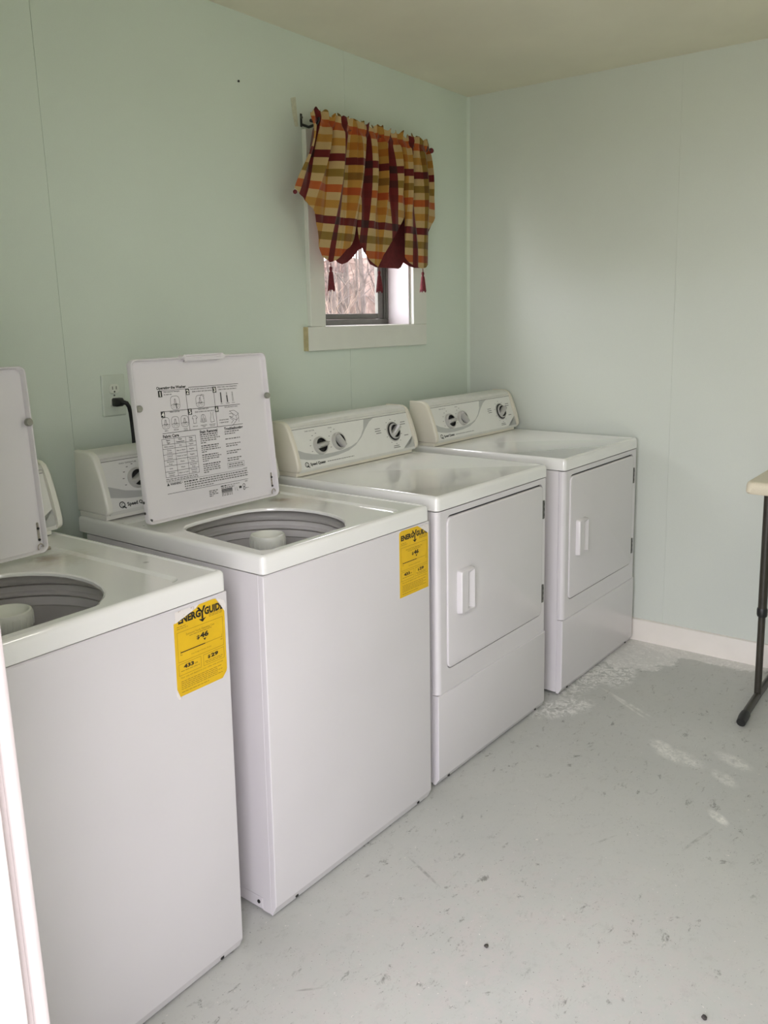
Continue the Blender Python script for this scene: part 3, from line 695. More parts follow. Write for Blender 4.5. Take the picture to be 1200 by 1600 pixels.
def lid_part(root, du):
    V0, Z0_, V1, Z1_ = .436, .918, .476, 1.348
    d = Vector((0, V1-V0, Z1_-Z0_)).normalized(); n = Vector((0, -d.z, d.y))      # n faces the room
    # plane coordinates: a across, b up the lid, l out toward the viewer
    f = lambda a, b, l=0: tuple(Vector((a+du, V0, Z0_))+d*b+n*l)
    A0, A1, B0, B1 = .018, .4895, -.004, .4225
    lp = lambda ins, l, r=.016: rrect(A0+ins, A1-ins, B0+ins, B1-ins, r, 5, lambda a, b: f(a, b, l))
    m = MB()
    m.loft([lp(.006, -.016), lp(.0, -.011), lp(0, .003), lp(.0014, .0055), lp(.0032, .0055), lp(.0050, .003), lp(.0068, -.009), lp(.012, -.011, .012)], 0, True, True)
    lid = m.build('lid', 'enamel', root, 40)
    m = MB()   # finger grip on the free edge
    m.loft([[f(.176, .4195, -.014), f(.338, .4195, -.014), f(.326, .428, -.012), f(.188, .428, -.012)], [f(.178, .4185, .006), f(.336, .4185, .006), f(.324, .4275, .006), f(.190, .4275, .006)],
            [f(.190, .411, .006), f(.322, .411, .006), f(.318, .425, .007), f(.196, .425, .007)], [f(.196, .408, -.009), f(.312, .408, -.009), f(.308, .412, -.009), f(.200, .412, -.009)]], 0, True, True)
    m.build('lid_grip', 'enamel', lid, 40)
    for a, b in ((.0305, .2965), (.4815, .2955)):
        m = MB(); X = Matrix.Translation(f(a, b, -.0015)) @ Matrix(((1, 0, n.x, 0), (0, d.y, n.y, 0), (0, d.z, n.z, 0), (0, 0, 0, 1)))
        m.lathe([(.0088, 0), (.0088, .0075), (.0075, .0095), (.0001, .0098)], 20, X=X); m.build('lid_bumper', 'bumper', lid)
    m = MB(); m.loft([[f(a, b, -.0105) for a, b in rrect(.4735, .4790, .022, .066, .0025, 3)], [f(a, b, -.0098) for a, b in rrect(.4735, .4790, .022, .066, .0025, 3)]], 0, False, True)
    for b in (.052, .026): m.lathe([(.003, 0), (.003, .002), (.0001, .002)], 10, X=Matrix.Translation(f(.4762, b, -.0097)) @ Matrix.Rotation(math.pi/2, 4, 'X'), mi=1)
    m.build('hinge_slot', ['metal', 'black'], lid)
    m = MB(); q = [f(.4745+.0058*math.cos(t), .0085+.0085*math.sin(t), -.006+.003*math.cos(t*.5)) for t in [i*.5 for i in range(14)]]; m.tube(q, .0016, 6)
    m.tube([f(.478, .003, -.004), f(.497, .002, -.006)], .0042, 8)
    m.build('hinge_pin', 'metal', lid)
    for b in (.056, .028, .0065):
        m = MB(); X = Matrix.Translation(f(.0178 if b > .01 else .0345, b, -.0065)) @ (Matrix.Rotation(-math.pi/2, 4, 'Y') if b > .01 else Matrix.Rotation(math.pi/2, 4, 'X'))
        m.lathe([(.0036, -.002), (.0036, .0012), (.0001, .0014)], 12, X=X); m.build('hinge_screw', 'alu_dark', lid)
    # ---- printed washing instructions
    pr = Print(lambda a, b, l=0: f(a, b-.0105*(a-.24), -.0106+l)); rr = random.Random(11)
    T = pr.text
    T('Operating the Washer', .100, .3395, .0105,.035, width=.097)
    pr.line([(.205, .3395), (.384, .3395)], .0012); pr.line([(.104, .336), (.205, .336)], .0009)
    for s, a, b in (('1', .110, .3275), ('2', .2004, .3275), ('3', .2945, .3275), ('4', .1115, .2735), ('5', .2015, .2735), ('6', .2955, .2735)):
        pr.rect(a-.0063, a+.0063, b-.0082, b+.0082, 0); T(s, a, b-.0058, .0165, .03, 'c', 1, lift=.0003)
    for y, x0, x1 in ((.2805, .108, .383), (.2235, .104, .386)): pr.line([(x0, y), (x1, y)], .0013)
    for x in (.1945, .2915): pr.line([(x, .2235), (x, .3365)], .0012)
    sm = .0052
    T('Add measured detergent', .1215, .3305, sm, .015); T('to wash tub.', .1215, .3235, sm, .015)
    T('Sort and add clothes to wash tub.', .211, .3325, sm, .015, width=.078); T('(Refer to fabric care chart below.)', .216, .3255, sm, .015, width=.070)
    T('Select wash, rinse temperature.', .306, .3325, sm, .015, width=.074); T('(Refer to fabric care chart below.)', .310, .3255, sm, .015, width=.066)
    T('Select load size.', .135, .2765, sm, .015); T('Select wash cycle', .230, .2765, sm, .015); T('(Refer to fabric care chart below.)', .218, .2695, sm, .015, width=.069)
    T('Pull cycle knob to start.', .325, .2745, sm, .015); T('Lid must be closed', .3005, .240, sm, .015, width=.034); T('to agitate and spin.', .3005, .233, sm, .015, width=.034)
    def tubicon(a, b, w, h, fill=.35):
        pts = [(a+w*math.copysign(abs(math.cos(t))**.6, math.cos(t)), b+h*math.copysign(abs(math.sin(t))**.6, math.sin(t))) for t in [i*math.pi/12 for i in range(24)]]
        pr.line(pts, .0009, 0, True)
        pr.line([(a-.003, b-h*.2), (a-.0015, b+h*.55), (a+.0015, b+h*.55), (a+.003, b-h*.2)], .0012); pr.line([(a-w*.4, b-h*.25), (a+w*.4, b-h*.25)], .001)
        pr.line([(a-w*.95, b-h*fill), (a-w*.4, b-h*(fill-.2)), (a, b-h*fill), (a+w*.4, b-h*(fill-.2)), (a+w*.95, b-h*fill)], .0009)
        pr.arc(a-w*.4, b-h*.55, w*.22, h*.18, .0007, 2, n=10); pr.arc(a+w*.35, b-h*.5, w*.25, h*.2, .0007, 2, n=10)
    tubicon(.1555, .3015, .0150, .0180); pr.line([(.1575, .300), (.1590, .2865)], .0026)
    tubicon(.2400, .2995, .0145, .0165); pr.line([(.240, .309), (.246, .318), (.255, .316), (.2525, .305)], .001, 2)
    for a, bb in ((.1175, .25), (.1490, .25), (.1805, .25)): tubicon(a, bb, .0125, .0150)
    for s, a in (('SMALL', .1175), ('MEDIUM', .149), ('EXTRA', .181)): T(s, a, .2285, .0042, .006, 'c')
    T('LARGE', .181, .2245, .0042, .006, 'c')
    for a, k in ((.3155, 0), (.3365, 1), (.3575, 2)):
        pr.line([(a, .318), (a, .291)], .0038 if k == 0 else .0012, 0 if k == 0 else 2)
        if k: pr.line([(a+.002, .318), (a+.0035, .291)], .0009, 2)
        if k == 1: pr.line([(a+.0005, .308), (a+.0015, .291)], .0040)
    for s, a in (('HOT', .3165), ('WARM', .338), ('COLD', .3595)): T(s, a, .2855, .0040, .006, 'c')
    pr.line([(.206, .256), (.211, .262), (.215, .2605), (.219, .262), (.2245, .256), (.221, .253), (.2195, .2555), (.2195, .241), (.2095, .241), (.2095, .2555), (.2085, .253)], .0009, 0, True)
    pr.line([(.234, .243), (.239, .261), (.2445, .263), (.250, .261), (.255, .243), (.251, .242), (.2485, .253), (.2485, .241), (.2405, .241), (.2405, .253), (.2375, .242)], .0009, 0, True); pr.line([(.2445, .262), (.2445, .241)], .0010)
    pr.line([(.272, .267), (.2735, .260), (.269, .247), (.270, .239), (.283, .240), (.2805, .250), (.280, .260), (.2815, .267)], .0009, 0)
    for s, a in (('REGULAR', .2145), ('PERMANENT', .2445), ('HANDWASH', .2745)): T(s, a, .2315, .0040, .006, 'c')
    T('PRESS', .2445, .2272, .0040, .006, 'c'); T('DELICATE', .2745, .2272, .0040, .006, 'c')
    for q in ([(.341, .264), (.358, .265), (.373, .2555), (.3645, .2475), (.3575, .252), (.341, .264)], [(.373, .2555), (.373, .231)], [(.3645, .2475), (.3645, .236)], [(.339, .256), (.350, .2565), (.354, .250), (.349, .246), (.339, .249)],
              [(.341, .244), (.353, .237), (.344, .229)], [(.373, .243), (.347, .222)], [(.339, .2485), (.3645, .236)]): pr.line(q, .0009, 0)
    T('Fabric Care', .1035, .2115, .0112,.035, width=.052)
    TX0, TX1, TB, TT = .0985, .2105, .1068, .2085; xs = [TX0, .1385, .1765, TX1]
    hs = [.015, .0115, .0152, .0152, .0152, .0152, .0148]; y = TT; ys = [y]
    for q in hs: y -= q*(TT-TB)/sum(hs); ys.append(y)
    for x in xs: pr.line([(x, TB), (x, TT)], .0010)
    for y in ys: pr.line([(TX0, y), (TX1, y)], .0010)
    rows = [('Fabric/Type', 'Wash/Temperature', 'Wash/Cycle'), ('White cottons', 'Hot', 'Regular'), ('Sturdy/Cottons', 'Hot or Warm', 'Regular'), ('Colored/Cottons', 'Warm or Cold', 'Regular'),
            ('Permanent/Press', 'Warm', 'Permanent/Press'), ('Knits', 'Warm', 'Permanent/Press'), ('Handwash/Delicate', 'Warm or Cold', 'Handwash/Delicate')]
    for i, r_ in enumerate(rows):
        for j, s in enumerate(r_):
            q = s.split('/'); cy = (ys[i]+ys[i+1])/2; cx = (xs[j]+xs[j+1])/2
            for k, w_ in enumerate(q): T(w_, cx, cy-.0018+(.0031-.0062*k if len(q) > 1 else 0), .0052, (.03 if i == 0 else .012), 'c')
    T('Stain Removal', .2265, .2115, .0112,.035, width=.063); T('Troubleshooting', .3145, .2115, .0112,.035, width=.070)
    b = .2060
    for par in (5, 4, 4, 5):
        for k in range(par):
            pr.dashes(.2265, .2265+(.020 if k == par-1 else rr.uniform(.056, .070)), b, .0026, rr, 2 if k else 0); b -= .0056
        b -= .0030
    b = .2055
    for par in (2, 1, 2, 2, 2):
        for k in range(par): pr.dashes(.3150, .3150+(rr.uniform(.052, .062) if k == 0 else rr.uniform(.02, .05)), b, .0026, rr, 2); b -= .0060
        b -= .0085
    pr.line([(.3135, .103), (.376, .103), (.376, .118), (.3135, .118)], .0008, 2, True); pr.dashes(.318, .370, .112, .0026, rr, 2); pr.dashes(.317, .373, .106, .0026, rr, 2)
    for z in (.1005, .0960): pr.dashes(.098, .205, z, .0020, rr, 2)
    pr.line([(.098, .0935), (.384, .0935)], .0009, 2)
    pr.poly([(.0985, .0845), (.1075, .0845), (.103, .0925)]); T('WARNING', .109, .0850, .0085,.035, width=.037); pr.rect(.148, .1515, .0875, .0890)
    pr.dashes(.1555, .205, .0862, .0032, rr, 0); pr.dashes(.208, .386, .0862, .0028, rr, 2)
    for k, x1 in ((1, .386), (2, .387)): pr.dashes(.156, x1, .0862-.0062*k, .0028, rr, 2)
    pr.dashes(.157, .255, .0676, .0022, rr, 2); T('DANGER', .371, .0948, .0035, .004)
    pr.line([(.098, .0632), (.384, .0632)], .0010)
    for k in range(4): pr.dashes(.2365, .268-(.006*k if k % 2 else 0), .0480-.0048*k, .0024, rr, 2)
    pr.dashes(.280, .300, .0545, .003, rr, 0); pr.dashes(.302, .350, .0555, .0016, rr, 2); pr.dashes(.281, .330, .0495, .0024, rr, 2)
    for k in range(3): pr.rect(.281, .281+.040, .0445-.0040*k, .0475-.0040*k, 0 if k < 2 else 2)
    for k in range(2): pr.dashes(.281, .320, .0325-.0042*k, .0022, rr, 2)
    pr.rect(.347, .3565, .0405, .0470); pr.line([(.331, .046), (.331, .037)], .001, 2); pr.line([(.338, .046), (.3385, .0365), (.343, .0365)], .001, 2)
    pr.arc(.366, .047, .0042, .0045, .0016, n=12); pr.arc(.366, .0385, .0032, .0045, .0018, n=10); pr.dashes(.371, .383, .0375, .0018, rr, 2); pr.dashes(.371, .384, .0570, .0018, rr, 2)
    pr.build('printed_instructions', ['ink', 'white_ink', 'fineink'], lid)
    return lid

def dryer(name, loc, rz, label, dv=0.0, dd=(0, 0)):
    root = tag(empty(name, loc, rz), label, 'clothes dryer', 'front-loading dryers')
    W, D, H, LIP = .6849, .71, .9151, .043
    zt = H-LIP; kz = .300
    m = MB(); m.box(.001, W-.001, .0245, .695, .010, zt-.003, bev=.002, seg=1); m.build('cabinet', 'enamel', root)
    corner = lambda e: abs(e.verts[0].co.y) < 1e-5 and abs(e.verts[1].co.y) < 1e-5 and abs(e.verts[0].co.x-e.verts[1].co.x) < 1e-6
    # upper front, with a rounded door opening
    D0, D1, E0, E1 = .0478+dd[0], .6485+dd[1], .373, .845
    m = MB(); r = .016
    fz0, fz1 = kz+.0012, zt-.0035
    def ring(ins, y): return [(ins, y, fz0), (W-ins, y, fz0), (W-ins, y, fz1), (ins, y, fz1)]
    hole = rrect(D0-.0028, D1+.0028, E0-.0028, E1+.0058, .024, 6)
    steps = [(ring(0, .0228))]
    for k in range(7):
        a = math.pi/2*k/6; steps.append([(r*(1-math.sin(a)), r*(1-math.cos(a)) if False else r-r*math.sin(math.pi/2-(math.pi/2-a)) , 0)] )
    # rounded vertical corners: arc in plan from the side round to the face
    arcL = [(r-r*math.cos(a), r-r*math.sin(a)) for a in [math.pi/2*k/6 for k in range(7)]]
    plan = [(0, .0228)]+arcL+[(W-x, y) for x, y in arcL[::-1]]+[(W, .0228)]
    lo, hi = [(x, y, fz0) for x, y in plan], [(x, y, fz1) for x, y in plan]
    n = len(plan); fs = [(i, i+1, n+i+1, n+i) for i in range(n-1) if i != 7]
    m.add(lo+hi, fs)
    m.holed([(r, 0, fz0), (W-r, 0, fz0), (W-r, 0, fz1), (r, 0, fz1)], [(x, 0, z) for x, z in hole])
    m.loft([[(x, 0, z) for x, z in hole], [(x, .009, z) for x, z in hole]], 0)
    m.add(lo, [tuple(range(n))]); m.add(hi, [tuple(range(n))])
    m.build('front_panel', 'enamel', root, 40)
    m = MB(); m.holed([(x, .0095, z) for x, z in rrect(D0-.006, D1+.006, E0-.006, E1+.008, .02, 3)], [(x, .0095, z) for x, z in rrect(D0+.02, D1-.02, E0+.02, E1-.02, .02, 3)]); m.build('door_gap_shade', 'gap', root)  # dark sheet standing in for the shaded interior behind the door gap
    # door, cup handle and hinges
    m = MB(); dl = lambda ins, y: [(x, y, z) for x, z in rrect(D0+ins, D1-ins, E0+ins, E1-ins, .021-ins, 6)]
    m.loft([dl(.001, .009), dl(0, .003), dl(.0004, -.001), dl(.0022, -.0032), dl(.005, -.004)], 0, True, True)
    door = m.build('door', 'enamel', root, 40)
    hx0, hx1, hz0, hz1 = .0975+dd[0], .1775+dd[0], .533, .671
    m = MB(); P = lambda a, z, y: (hx0+a*(hx1-hx0), y-.004, hz0+z*(hz1-hz0))
    yo = -.0165
    q0 = rrect(0, 1, 0, 1, .07, 3); q1 = rrect(.02, .98, .012, .988, .06, 3); q2 = rrect(.05, .95, .03, .97, .05, 3)
    m.loft([[P(a, z, .0005) for a, z in q0], [P(a, z, yo*.75) for a, z in q1], [P(a, z, yo) for a, z in q2]], 0)
    hq = [(.95, .945), (.47, .945), (.47, .055), (.95, .055)]
    m.holed([P(a, z, yo) for a, z in q2], [P(a, z, yo) for a, z in hq])
    # pocket: floor runs in from the left edge and ends at a steep right-hand wall
    a1, a2, b2, b1 = [P(*hq[1], yo), P(*hq[2], yo), P(.56, .10, -.0006), P(.56, .80, -.0006)]
    c1, c2 = P(*hq[0], yo), P(*hq[3], yo)
    m.add([a1, a2, b2, b1, c1, c2], [(0, 1, 2, 3), (3, 2, 5, 4), (0, 3, 4), (1, 5, 2)])
    m.build('door_handle', 'enamel', door, 30)
    for z in (.724, .4165):
        m = MB(); m.box(D1-.001, D1+.0115, -.0048, .004, z, z+.066, bev=.001, seg=1)
        for q in (.010, .030, .048): m.box(D1+.0035, D1+.009, -.0054, -.004, z+q, z+q+.010, mi=1)
        m.build('door_hinge', ['alu', 'black'], root)
    # lower access panel with its undercut bottom edge
    m = MB()
    m.prism([(0, .030), (0, kz-.004), (.003, kz-.001), (.0228, kz-.001), (.0228, .008), (.013, .008)], 0, W, 'x', bev=.0145, seg=5, sel=corner)
    kp = m.build('lower_panel', 'enamel', root, 40)
    for u in (.060, W-.060):
        m = MB(); m.box(u, u+.008, .0058, .012, .012, .018); m.build('clip_slot', 'gap', kp)
    feet(root, W, D)
    m = MB()
    lp = lambda ins, z, rr: rrect(ins, W-ins, -.001+ins, D-ins, max(rr-ins, .002), 6, lambda x, y: (x, y, z))
    m.loft([lp(.006, zt, .014), lp(0, zt, .014), lp(0, H-.014, .014), lp(.0014, H-.007, .014), lp(.005, H-.002, .014), lp(.010, H, .018), lp(.016, H-.0005, .02), lp(.024, H-.003, .024)], 0, False, True)
    m.build('top_panel', lit_top_mat('lit_enamel_dryer_top', []), root, 40)
    console(root, W, dv, H, .704, 'cap_cream', 'dryer')
    return root
RUST = (0.17, 0.075, 0.035, 1)
washer('washing_machine', (1.8941, -.8525, 0), .0063, 'white top-loading washer nearest the camera, cut off by the left edge of the picture', .022, 1,
       [(.505, .432, .055, RUST, .75), (.52, .40, .11, (.55, .47, .36, 1), .5), (.60, .20, .012, (.2, .19, .17, 1), .5)])
washer('washing_machine', (2.6633, -.8408, 0), -.0171, 'white top-loading washer with printed instructions on its open lid, beside the nearer dryer', .0, 2,
       [(.490, .432, .05, RUST, .75), (.52, .37, .13, (.60, .50, .42, 1), .5), (.05, .50, .006, (.1, .1, .1, 1), .8)])
dryer('clothes_dryer', (3.3777, -.8391, 0), -.0191, 'white front-loading dryer beside the second washer, yellowed console cap, in front of the window', -.008, (0, 0))
dryer('clothes_dryer', (4.1869, -.8615, 0), -.0186, 'white front-loading dryer at the far end of the row in the room corner', .004, (-.006, -.010))

# ------------------------------------------------------------------ outlet and cord
ot = tag(empty('wall_outlet', (2.896, 0, 1.218)), 'pale green outlet plate on the wall above the second washer', 'outlet')
m = MB(); q = lambda ins, y: [(x, y, z) for x, z in rrect(-.0405+ins, .0405-ins, -.062+ins, .062-ins, .004, 3)]
m.loft([q(0, -.0006), q(0, -.004), q(.002, -.006), q(.004, -.0065)], 0, True, True); m.build('cover_plate', 'outlet', ot)
for z in (.0195, -.0195):
    m = MB(); q = lambda ins, y: [(x, y, zz+z) for x, zz in rrect(-.0168+ins, .0168-ins, -.0142+ins, .0142-ins, .009, 4)]
    m.loft([q(0, -.0064), q(0, -.008), q(.0012, -.009)], 0, False, True)
    if z > 0:
        for x in (-.0075, .0055): m.box(x, x+.0022, -.0093, -.0088, z-.002, z+.0075, mi=1)
        m.lathe([(.0001, 0), (.0028, 0)], 10, X=Matrix.Translation((-.0005, -.0093, z-.0085)) @ Matrix.Rotation(math.pi/2, 4, 'X'), mi=1)
    m.build('receptacle', ['receptacle', 'black'], ot)
m = MB(); m.lathe([(.003, 0), (.0026, .001), (.0001, .0012)], 10, X=Matrix.Translation((0, -.0064, 0)) @ Matrix.Rotation(math.pi/2, 4, 'X')); m.build('screw', 'alu', ot)
cd = tag(empty('power_cord', (2.896, -.010, 1.1985)), 'black power cord plugged into the lower socket of the wall outlet', 'cord')
m = MB(); m.loft([[(x, y, z) for x, z in rrect(-.0135*k, .0135*k, -.0125*k, .0125*k, .004, 3)] for k, y in ((.9, 0.0003), (1, -.003), (1, -.020), (.82, -.026), (.5, -.032))], 0, True, True)
m.build('plug', 'cord', cd, 40)
m = MB(); m.tube([(0, -.024, .001), (.003, -.034, .000), (.010, -.040, -.003), (.017, -.0405, -.014), (.0225, -.038, -.032), (.027, -.035, -.060), (.0295, -.034, -.085), (.031, -.034, -.110), (.031, -.034, -.20), (.031, -.036, -.35), (.031, -.04, -.6)], [.0075, .007, .0065, .006, .0058, .0056, .0056, .0056, .0056, .0056, .0056], 10)
m.build('cable', 'cord', cd, 60)

# ------------------------------------------------------------------ curtain
rod = tag(empty('curtain_rod', (3.75, -.02, 2.14)), 'thin black curtain rod on brackets above the small window', 'curtain rod')
def rp(mb, name, mat, smooth=40):
    mb.v = [(x-3.75, y+.02, z-2.14) for x, y, z in mb.v]; return mb.build(name, mat, rod, smooth)
RZ, RY = 2.128, -.078
m = MB(); m.tube([(3.732, RY, RZ), (4.484, RY, RZ+.004)], .006, 10); rp(m, 'rod', 'black')
for x in (3.766, 4.455):
    m = MB(); m.box(x-.005, x+.005, (-.004 if x < 4 else -.025), (-.0006 if x < 4 else -.0215), 2.122 if x < 4 else 2.095, 2.113 if x > 4 else 2.168, bev=.001, seg=1); 
    m.tube([(x, -.004 if x < 4 else -.0245, 2.13 if x < 4 else 2.11), (x-.002, -.04, RZ-.012), (x-.004, RY, RZ-.008)], .005, 6); m.tube([(x-.004, RY-.002, RZ-.009), (x-.004, RY-.012, RZ+.004), (x-.004, RY-.012, RZ+.014)], .004, 6)
    br = rp(m, 'rod_bracket', 'black')
    if x < 4:
        m = MB(); m.lathe([(.0058, 0), (.005, .0025), (.0001, .0035)], 12, X=Matrix.Translation((x, -.0042, 2.155)) @ Matrix.Rotation(math.pi/2, 4, 'X')); m.v = [(a-3.75, b_+.02, c_-2.14) for a, b_, c_ in m.v]; m.build('screw', 'alu', br)
for x, s in ((4.486, 1),):
    m = MB(); X = Matrix.Translation((x, RY, RZ+.004)) @ Matrix.Rotation(math.pi/2, 4, 'Y')
    m.lathe([(.0001, -.004), (.007, -.003), (.010, .003), (.0115, .010), (.009, .017), (.0001, .020)], 16, X=X); rp(m, 'finial', 'tassel', 60)
val = tag(empty('valance_curtain', (4.10, -.08, 2.13)), 'red, gold and cream plaid valance with scalloped hem over the small window', 'curtain')
# each column of cloth: rod position, hem point (x, z) and how far the hem billows toward the room
HU = [7.6, 8.0, 9.0, 10.2, 10.8, 11.1, 11.5, 12.5, 13.6, 14.5, 15.4, 15.8, 15.9, 16.0, 16.1, 16.6, 17.4, 18.5, 19.0, 19.9, 20.2, 21.1, 21.8, 22.3, 23.0, 23.4, 23.8, 24.3, 25.6, 26.5, 27.0, 27.2, 27.4, 27.6, 27.8, 27.9, 28.0]   # weave column at each hem point
hem = [(3.640, 1.880, .030), (3.652, 1.866, .030), (3.690, 1.838, .030), (3.735, 1.808, .034), (3.748, 1.750, .036), (3.752, 1.690, .038), (3.768, 1.655, .040), (3.812, 1.635, .046), (3.860, 1.650, .050), (3.900, 1.680, .050),
       (3.938, 1.705, .046), (3.957, 1.745, .036), (3.966, 1.800, .016), (3.972, 1.790, .030), (3.982, 1.722, .044), (4.005, 1.682, .050), (4.045, 1.650, .056), (4.092, 1.628, .060), (4.112, 1.655, .058), (4.150, 1.695, .055), (4.200, 1.745, .050),
       (4.245, 1.795, .044), (4.278, 1.832, .034), (4.286, 1.84, .014), (4.281, 1.76, .024), (4.278, 1.675, .036), (4.305, 1.655, .040), (4.345, 1.643, .044), (4.396, 1.634, .048), (4.425, 1.640, .046), (4.440, 1.652, .042), (4.436, 1.72, .036),
       (4.436, 1.785, .026), (4.470, 1.812, .020), (4.500, 1.838, .016), (4.512, 1.856, .012), (4.505, 1.885, .008)]
top_x0, top_x1 = 3.728, 4.468
NS, NT_ = 300, 44
acc = [0]
for a, b2 in zip(HU, HU[1:]): acc.append(acc[-1]+(b2-a)+.12)
acc = [q/acc[-1] for q in acc]
def hem_at(s):
    for i in range(len(acc)-1):
        if s <= acc[i+1]+1e-9:
            t = (s-acc[i])/(acc[i+1]-acc[i]); return tuple(hem[i][k]*(1-t)+hem[i+1][k]*t for k in range(3))+(HU[i]*(1-t)+HU[i+1]*t,)
    return hem[-1]+(HU[-1],)
rc = random.Random(21)
ph = [rc.uniform(0, 6.28) for _ in range(6)]
HEAD = .045                                               # ruffle standing above the rod
def cloth(s, t):
    """s along the rod, t from the ruffle top (0) down to the hem (1)"""
    hx, hz, hy, hu = hem_at(s)
    tx = top_x0+(top_x1-top_x0)*(hu-HU[0])/(HU[-1]-HU[0])
    g1 = math.sin(62*s*2+ph[0]+1.4*math.sin(17*s+ph[1])); g2 = math.sin(31*2*math.pi*s*.9+ph[2]+2*math.sin(9*s+ph[3])); g3 = math.sin(2*math.pi*9*s+ph[4]+1.1*math.sin(11*s))
    ztop = RZ+HEAD*(.90+.22*g2*g3+.12*math.sin(40*s+ph[5]))
    z = ztop*(1-t)+hz*t
    dep = hy*1.1+.007; hx -= 1.09*dep; hz = 1.43+(hz-1.43)*(1-dep/2.1)   # the hem hangs out from the wall by dep
    L = ztop-hz; below = max(0.0, (RZ-z)/max(L-HEAD, .05)); above = max(0.0, (z-RZ)/HEAD)
    k = below**1.15
    x = tx*(1-k)+hx*k
    gather = math.exp(-below*3.2)
    amp = .013*gather*min(1, .35+abs(z-RZ)/.03)
    fold = amp*(.6*g1+.55*g2)+.032*g3*math.sin(math.pi*min(1, below*1.05+.1))*(1-.8*min(1, below))*(below > 0)
    y = RY-.009-fold-hy*1.1*below**1.3-.010*math.sin(math.pi*min(1, below))
    y += above*(.012*g2+.006)
    x += .006*gather*math.sin(57*s*2+ph[3]) + above*.006*g1
    pinch = math.exp(-((z-RZ)/.011)**2)
    y = y*(1-.55*pinch)+(RY-.0105)*.55*pinch
    return (x, min(y, -.030) if below > 0 else min(y, -.045), z)
m = MB(); UV = []
for i in range(NS+1):
    for j in range(NT_+1):
        t = (j/NT_)**1.0; p = cloth(i/NS, t); m.v.append(tuple(Vector(p)-Vector((4.10, -.08, 2.13)))); UV.append((hem_at(i/NS)[3]/32, (2.014-p[2])/.228+.0625))
for i in range(NS):
    for j in range(NT_): q = i*(NT_+1)+j; m.f.append([q, q+NT_+1, q+NT_+2, q+1]); m.mi.append(0)
m.uv = UV
cl = m.build('curtain_panel', 'plaid', val, 180, recalc=False)
# dark red lining hanging behind the scallops
lin = [(3.835, 1.66), (3.85, 1.642), (3.88, 1.636), (3.92, 1.645), (3.955, 1.665), (3.985, 1.695), (4.01, 1.705), (4.035, 1.668), (4.06, 1.645), (4.10, 1.634), (4.15, 1.633), (4.20, 1.633), (4.245, 1.633), (4.27, 1.640), (4.285, 1.66), (4.31, 1.648), (4.35, 1.64), (4.40, 1.642), (4.432, 1.72), (4.455, 1.775), (4.492, 1.835)]
m = MB(); n = len(lin)
for i, (x, z) in enumerate(lin):
    for j in range(9):
        t = j/8; tx = 3.835+(4.45-3.835)*i/(n-1); m.v.append((tx*(1-t)+x*t-4.10, -.050-.030*t-.006*math.sin(i*1.3)*t+.08, (2.10*(1-t)+z*t)-2.13))
for i in range(n-1):
    for j in range(8): q = i*9+j; m.f.append([q, q+9, q+10, q+1]); m.mi.append(0)
m.build('lining', 'lining', val, 180, recalc=False)
def tassel(x, y, z, L):
    m = MB(); m.tube([(x, y, z+.006), (x+.001, y, z-.010)], .0018, 6); m.lathe([(.0001, 0), (.0045, -.002), (.0062, -.008), (.0048, -.014), (.0040, -.018), (.0070, -.021), (.0095, -.045), (.0125, -(L-.01)), (.0115, -(L-.004)), (.0001, -(L-.006))], 14, (x, y, z-.006))
    for k in range(14):
        a = 2*math.pi*k/14; m.tube([(x+.006*math.cos(a), y+.006*math.sin(a), z-.03), (x+.0125*math.cos(a), y+.0125*math.sin(a), z-L-.006+.003*math.sin(k*2.3))], .0016, 4)
    m.v = [(a-4.10, b_+.08, c_-2.13) for a, b_, c_ in m.v]
    m.build('tassel', 'tassel', val, 60)
tassel(3.752, -.137, 1.627, .086); tassel(4.020, -.152, 1.621, .082); tassel(4.336, -.139, 1.628, .082)
m = MB(); m.lathe([(.0001, -.008), (.006, -.005), (.008, 0), (.006, .005), (.0001, .008)], 12, (3.594-4.10, -.120+.08, 1.866-2.13)); m.build('button', 'tassel', val, 60)

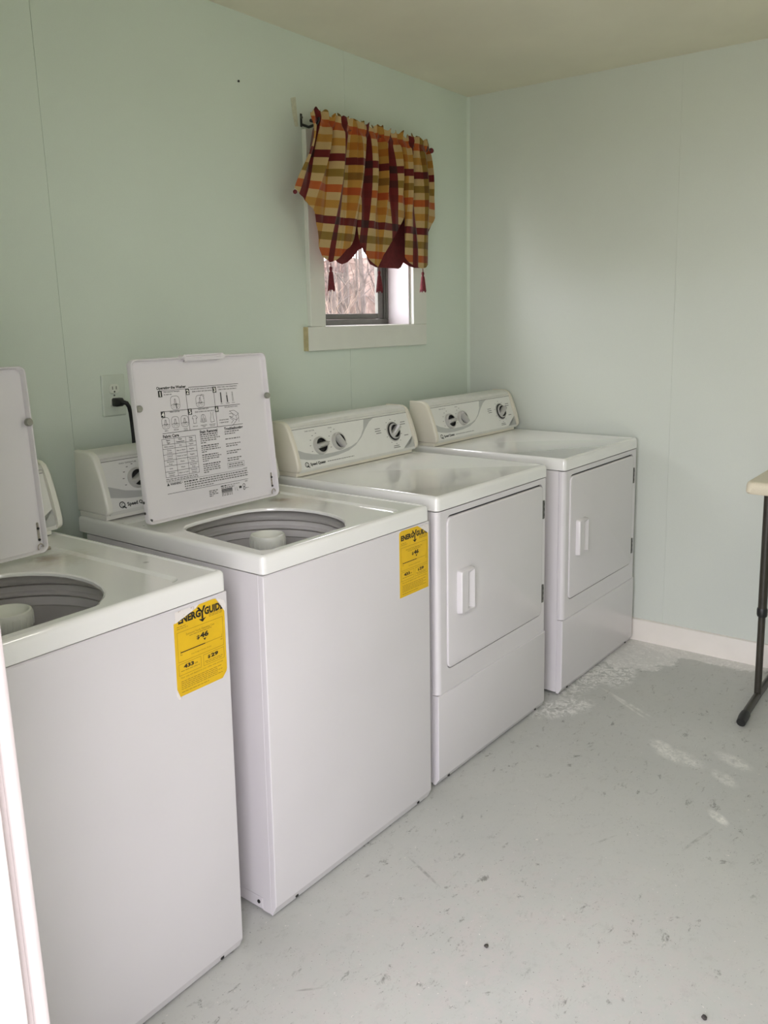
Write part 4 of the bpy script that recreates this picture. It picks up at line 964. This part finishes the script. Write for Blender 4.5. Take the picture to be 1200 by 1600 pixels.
# ------------------------------------------------------------------ folding table
tb = tag(empty('folding_table', (4.59, -2.0, 0)), 'beige plastic folding table on dark legs at the right edge of the picture', 'table')
TX, TY = 4.59, -2.0
def tp(mb, name, mat, par=None, smooth=40):
    mb.v = [(x-TX, y-TY, z) for x, y, z in mb.v]; return mb.build(name, mat, par or tb, smooth)
m = MB(); lp = lambda ins, z: rrect(4.275+ins, 4.890-ins, -2.95+ins, -1.462-ins, .022, 5, lambda x, y: (x, y, z))
m.loft([lp(.010, .842), lp(.004, .839), lp(.0, .845), lp(.001, .868), lp(.004, .876), lp(.009, .880), lp(.016, .8805)], 0, True, True); tp(m, 'tabletop', 'tabletop')
for yy in (-1.480, -2.80):
    m = MB(); m.tube([(4.345, yy, .024), (4.40, yy, .030), (4.56, yy, .036), (4.74, yy, .036), (4.85, yy, .028), (4.872, yy, .024)], .0135, 12); fb = tp(m, 'foot_bar', 'leg')
    for x0, x1 in ((4.375, 4.318), (4.850, 4.897)):
        m = MB(); m.tube([(x0, yy, .027), (x0*.6+x1*.4, yy, .024), (x1, yy, .0175)], [.0165, .0175, .0155], 12); tp(m, 'toe_cap', 'black', fb)
    for x in (4.540, 4.775):
        m = MB(); m.tube([(x, yy, .036), (x, yy, .36)], .0125, 14); lg = tp(m, 'leg', 'leg')
        m = MB(); m.tube([(x, yy, .355), (x, yy, .838)], .0155, 14); tp(m, 'upper_tube', 'leg', lg)
        m = MB(); m.tube([(x, yy, .340), (x, yy, .346), (x, yy, .366), (x, yy, .372)], [.0165, .0185, .0185, .0165], 14); tp(m, 'collar', 'black', lg)
    m = MB(); m.tube([(4.545, yy-.002, .79), (4.77, yy-.002, .79)], .010, 10); tp(m, 'cross_bar', 'leg')

# ------------------------------------------------------------------ grit on the floor
for k, (x, y, r, lab) in enumerate(((2.8815, -1.2955, .0055, 'dark pebble on the bare floor in front of the second washer'), (2.9667, -1.7594, .0065, 'dark pebble on the floor at the bottom edge of the picture'))):
    bm = bmesh.new(); bmesh.ops.create_icosphere(bm, subdivisions=2, radius=r); q = random.Random(k)
    for v in bm.verts: v.co *= q.uniform(.8, 1.1); v.co.z *= .6
    zm = min(v.co.z for v in bm.verts); m = MB(); m.frombm(bm); o = m.build('pebble', 'pebble', None, 60); o.location = (x, y, -zm); tag(o, lab, 'pebble', 'pebbles on the floor')
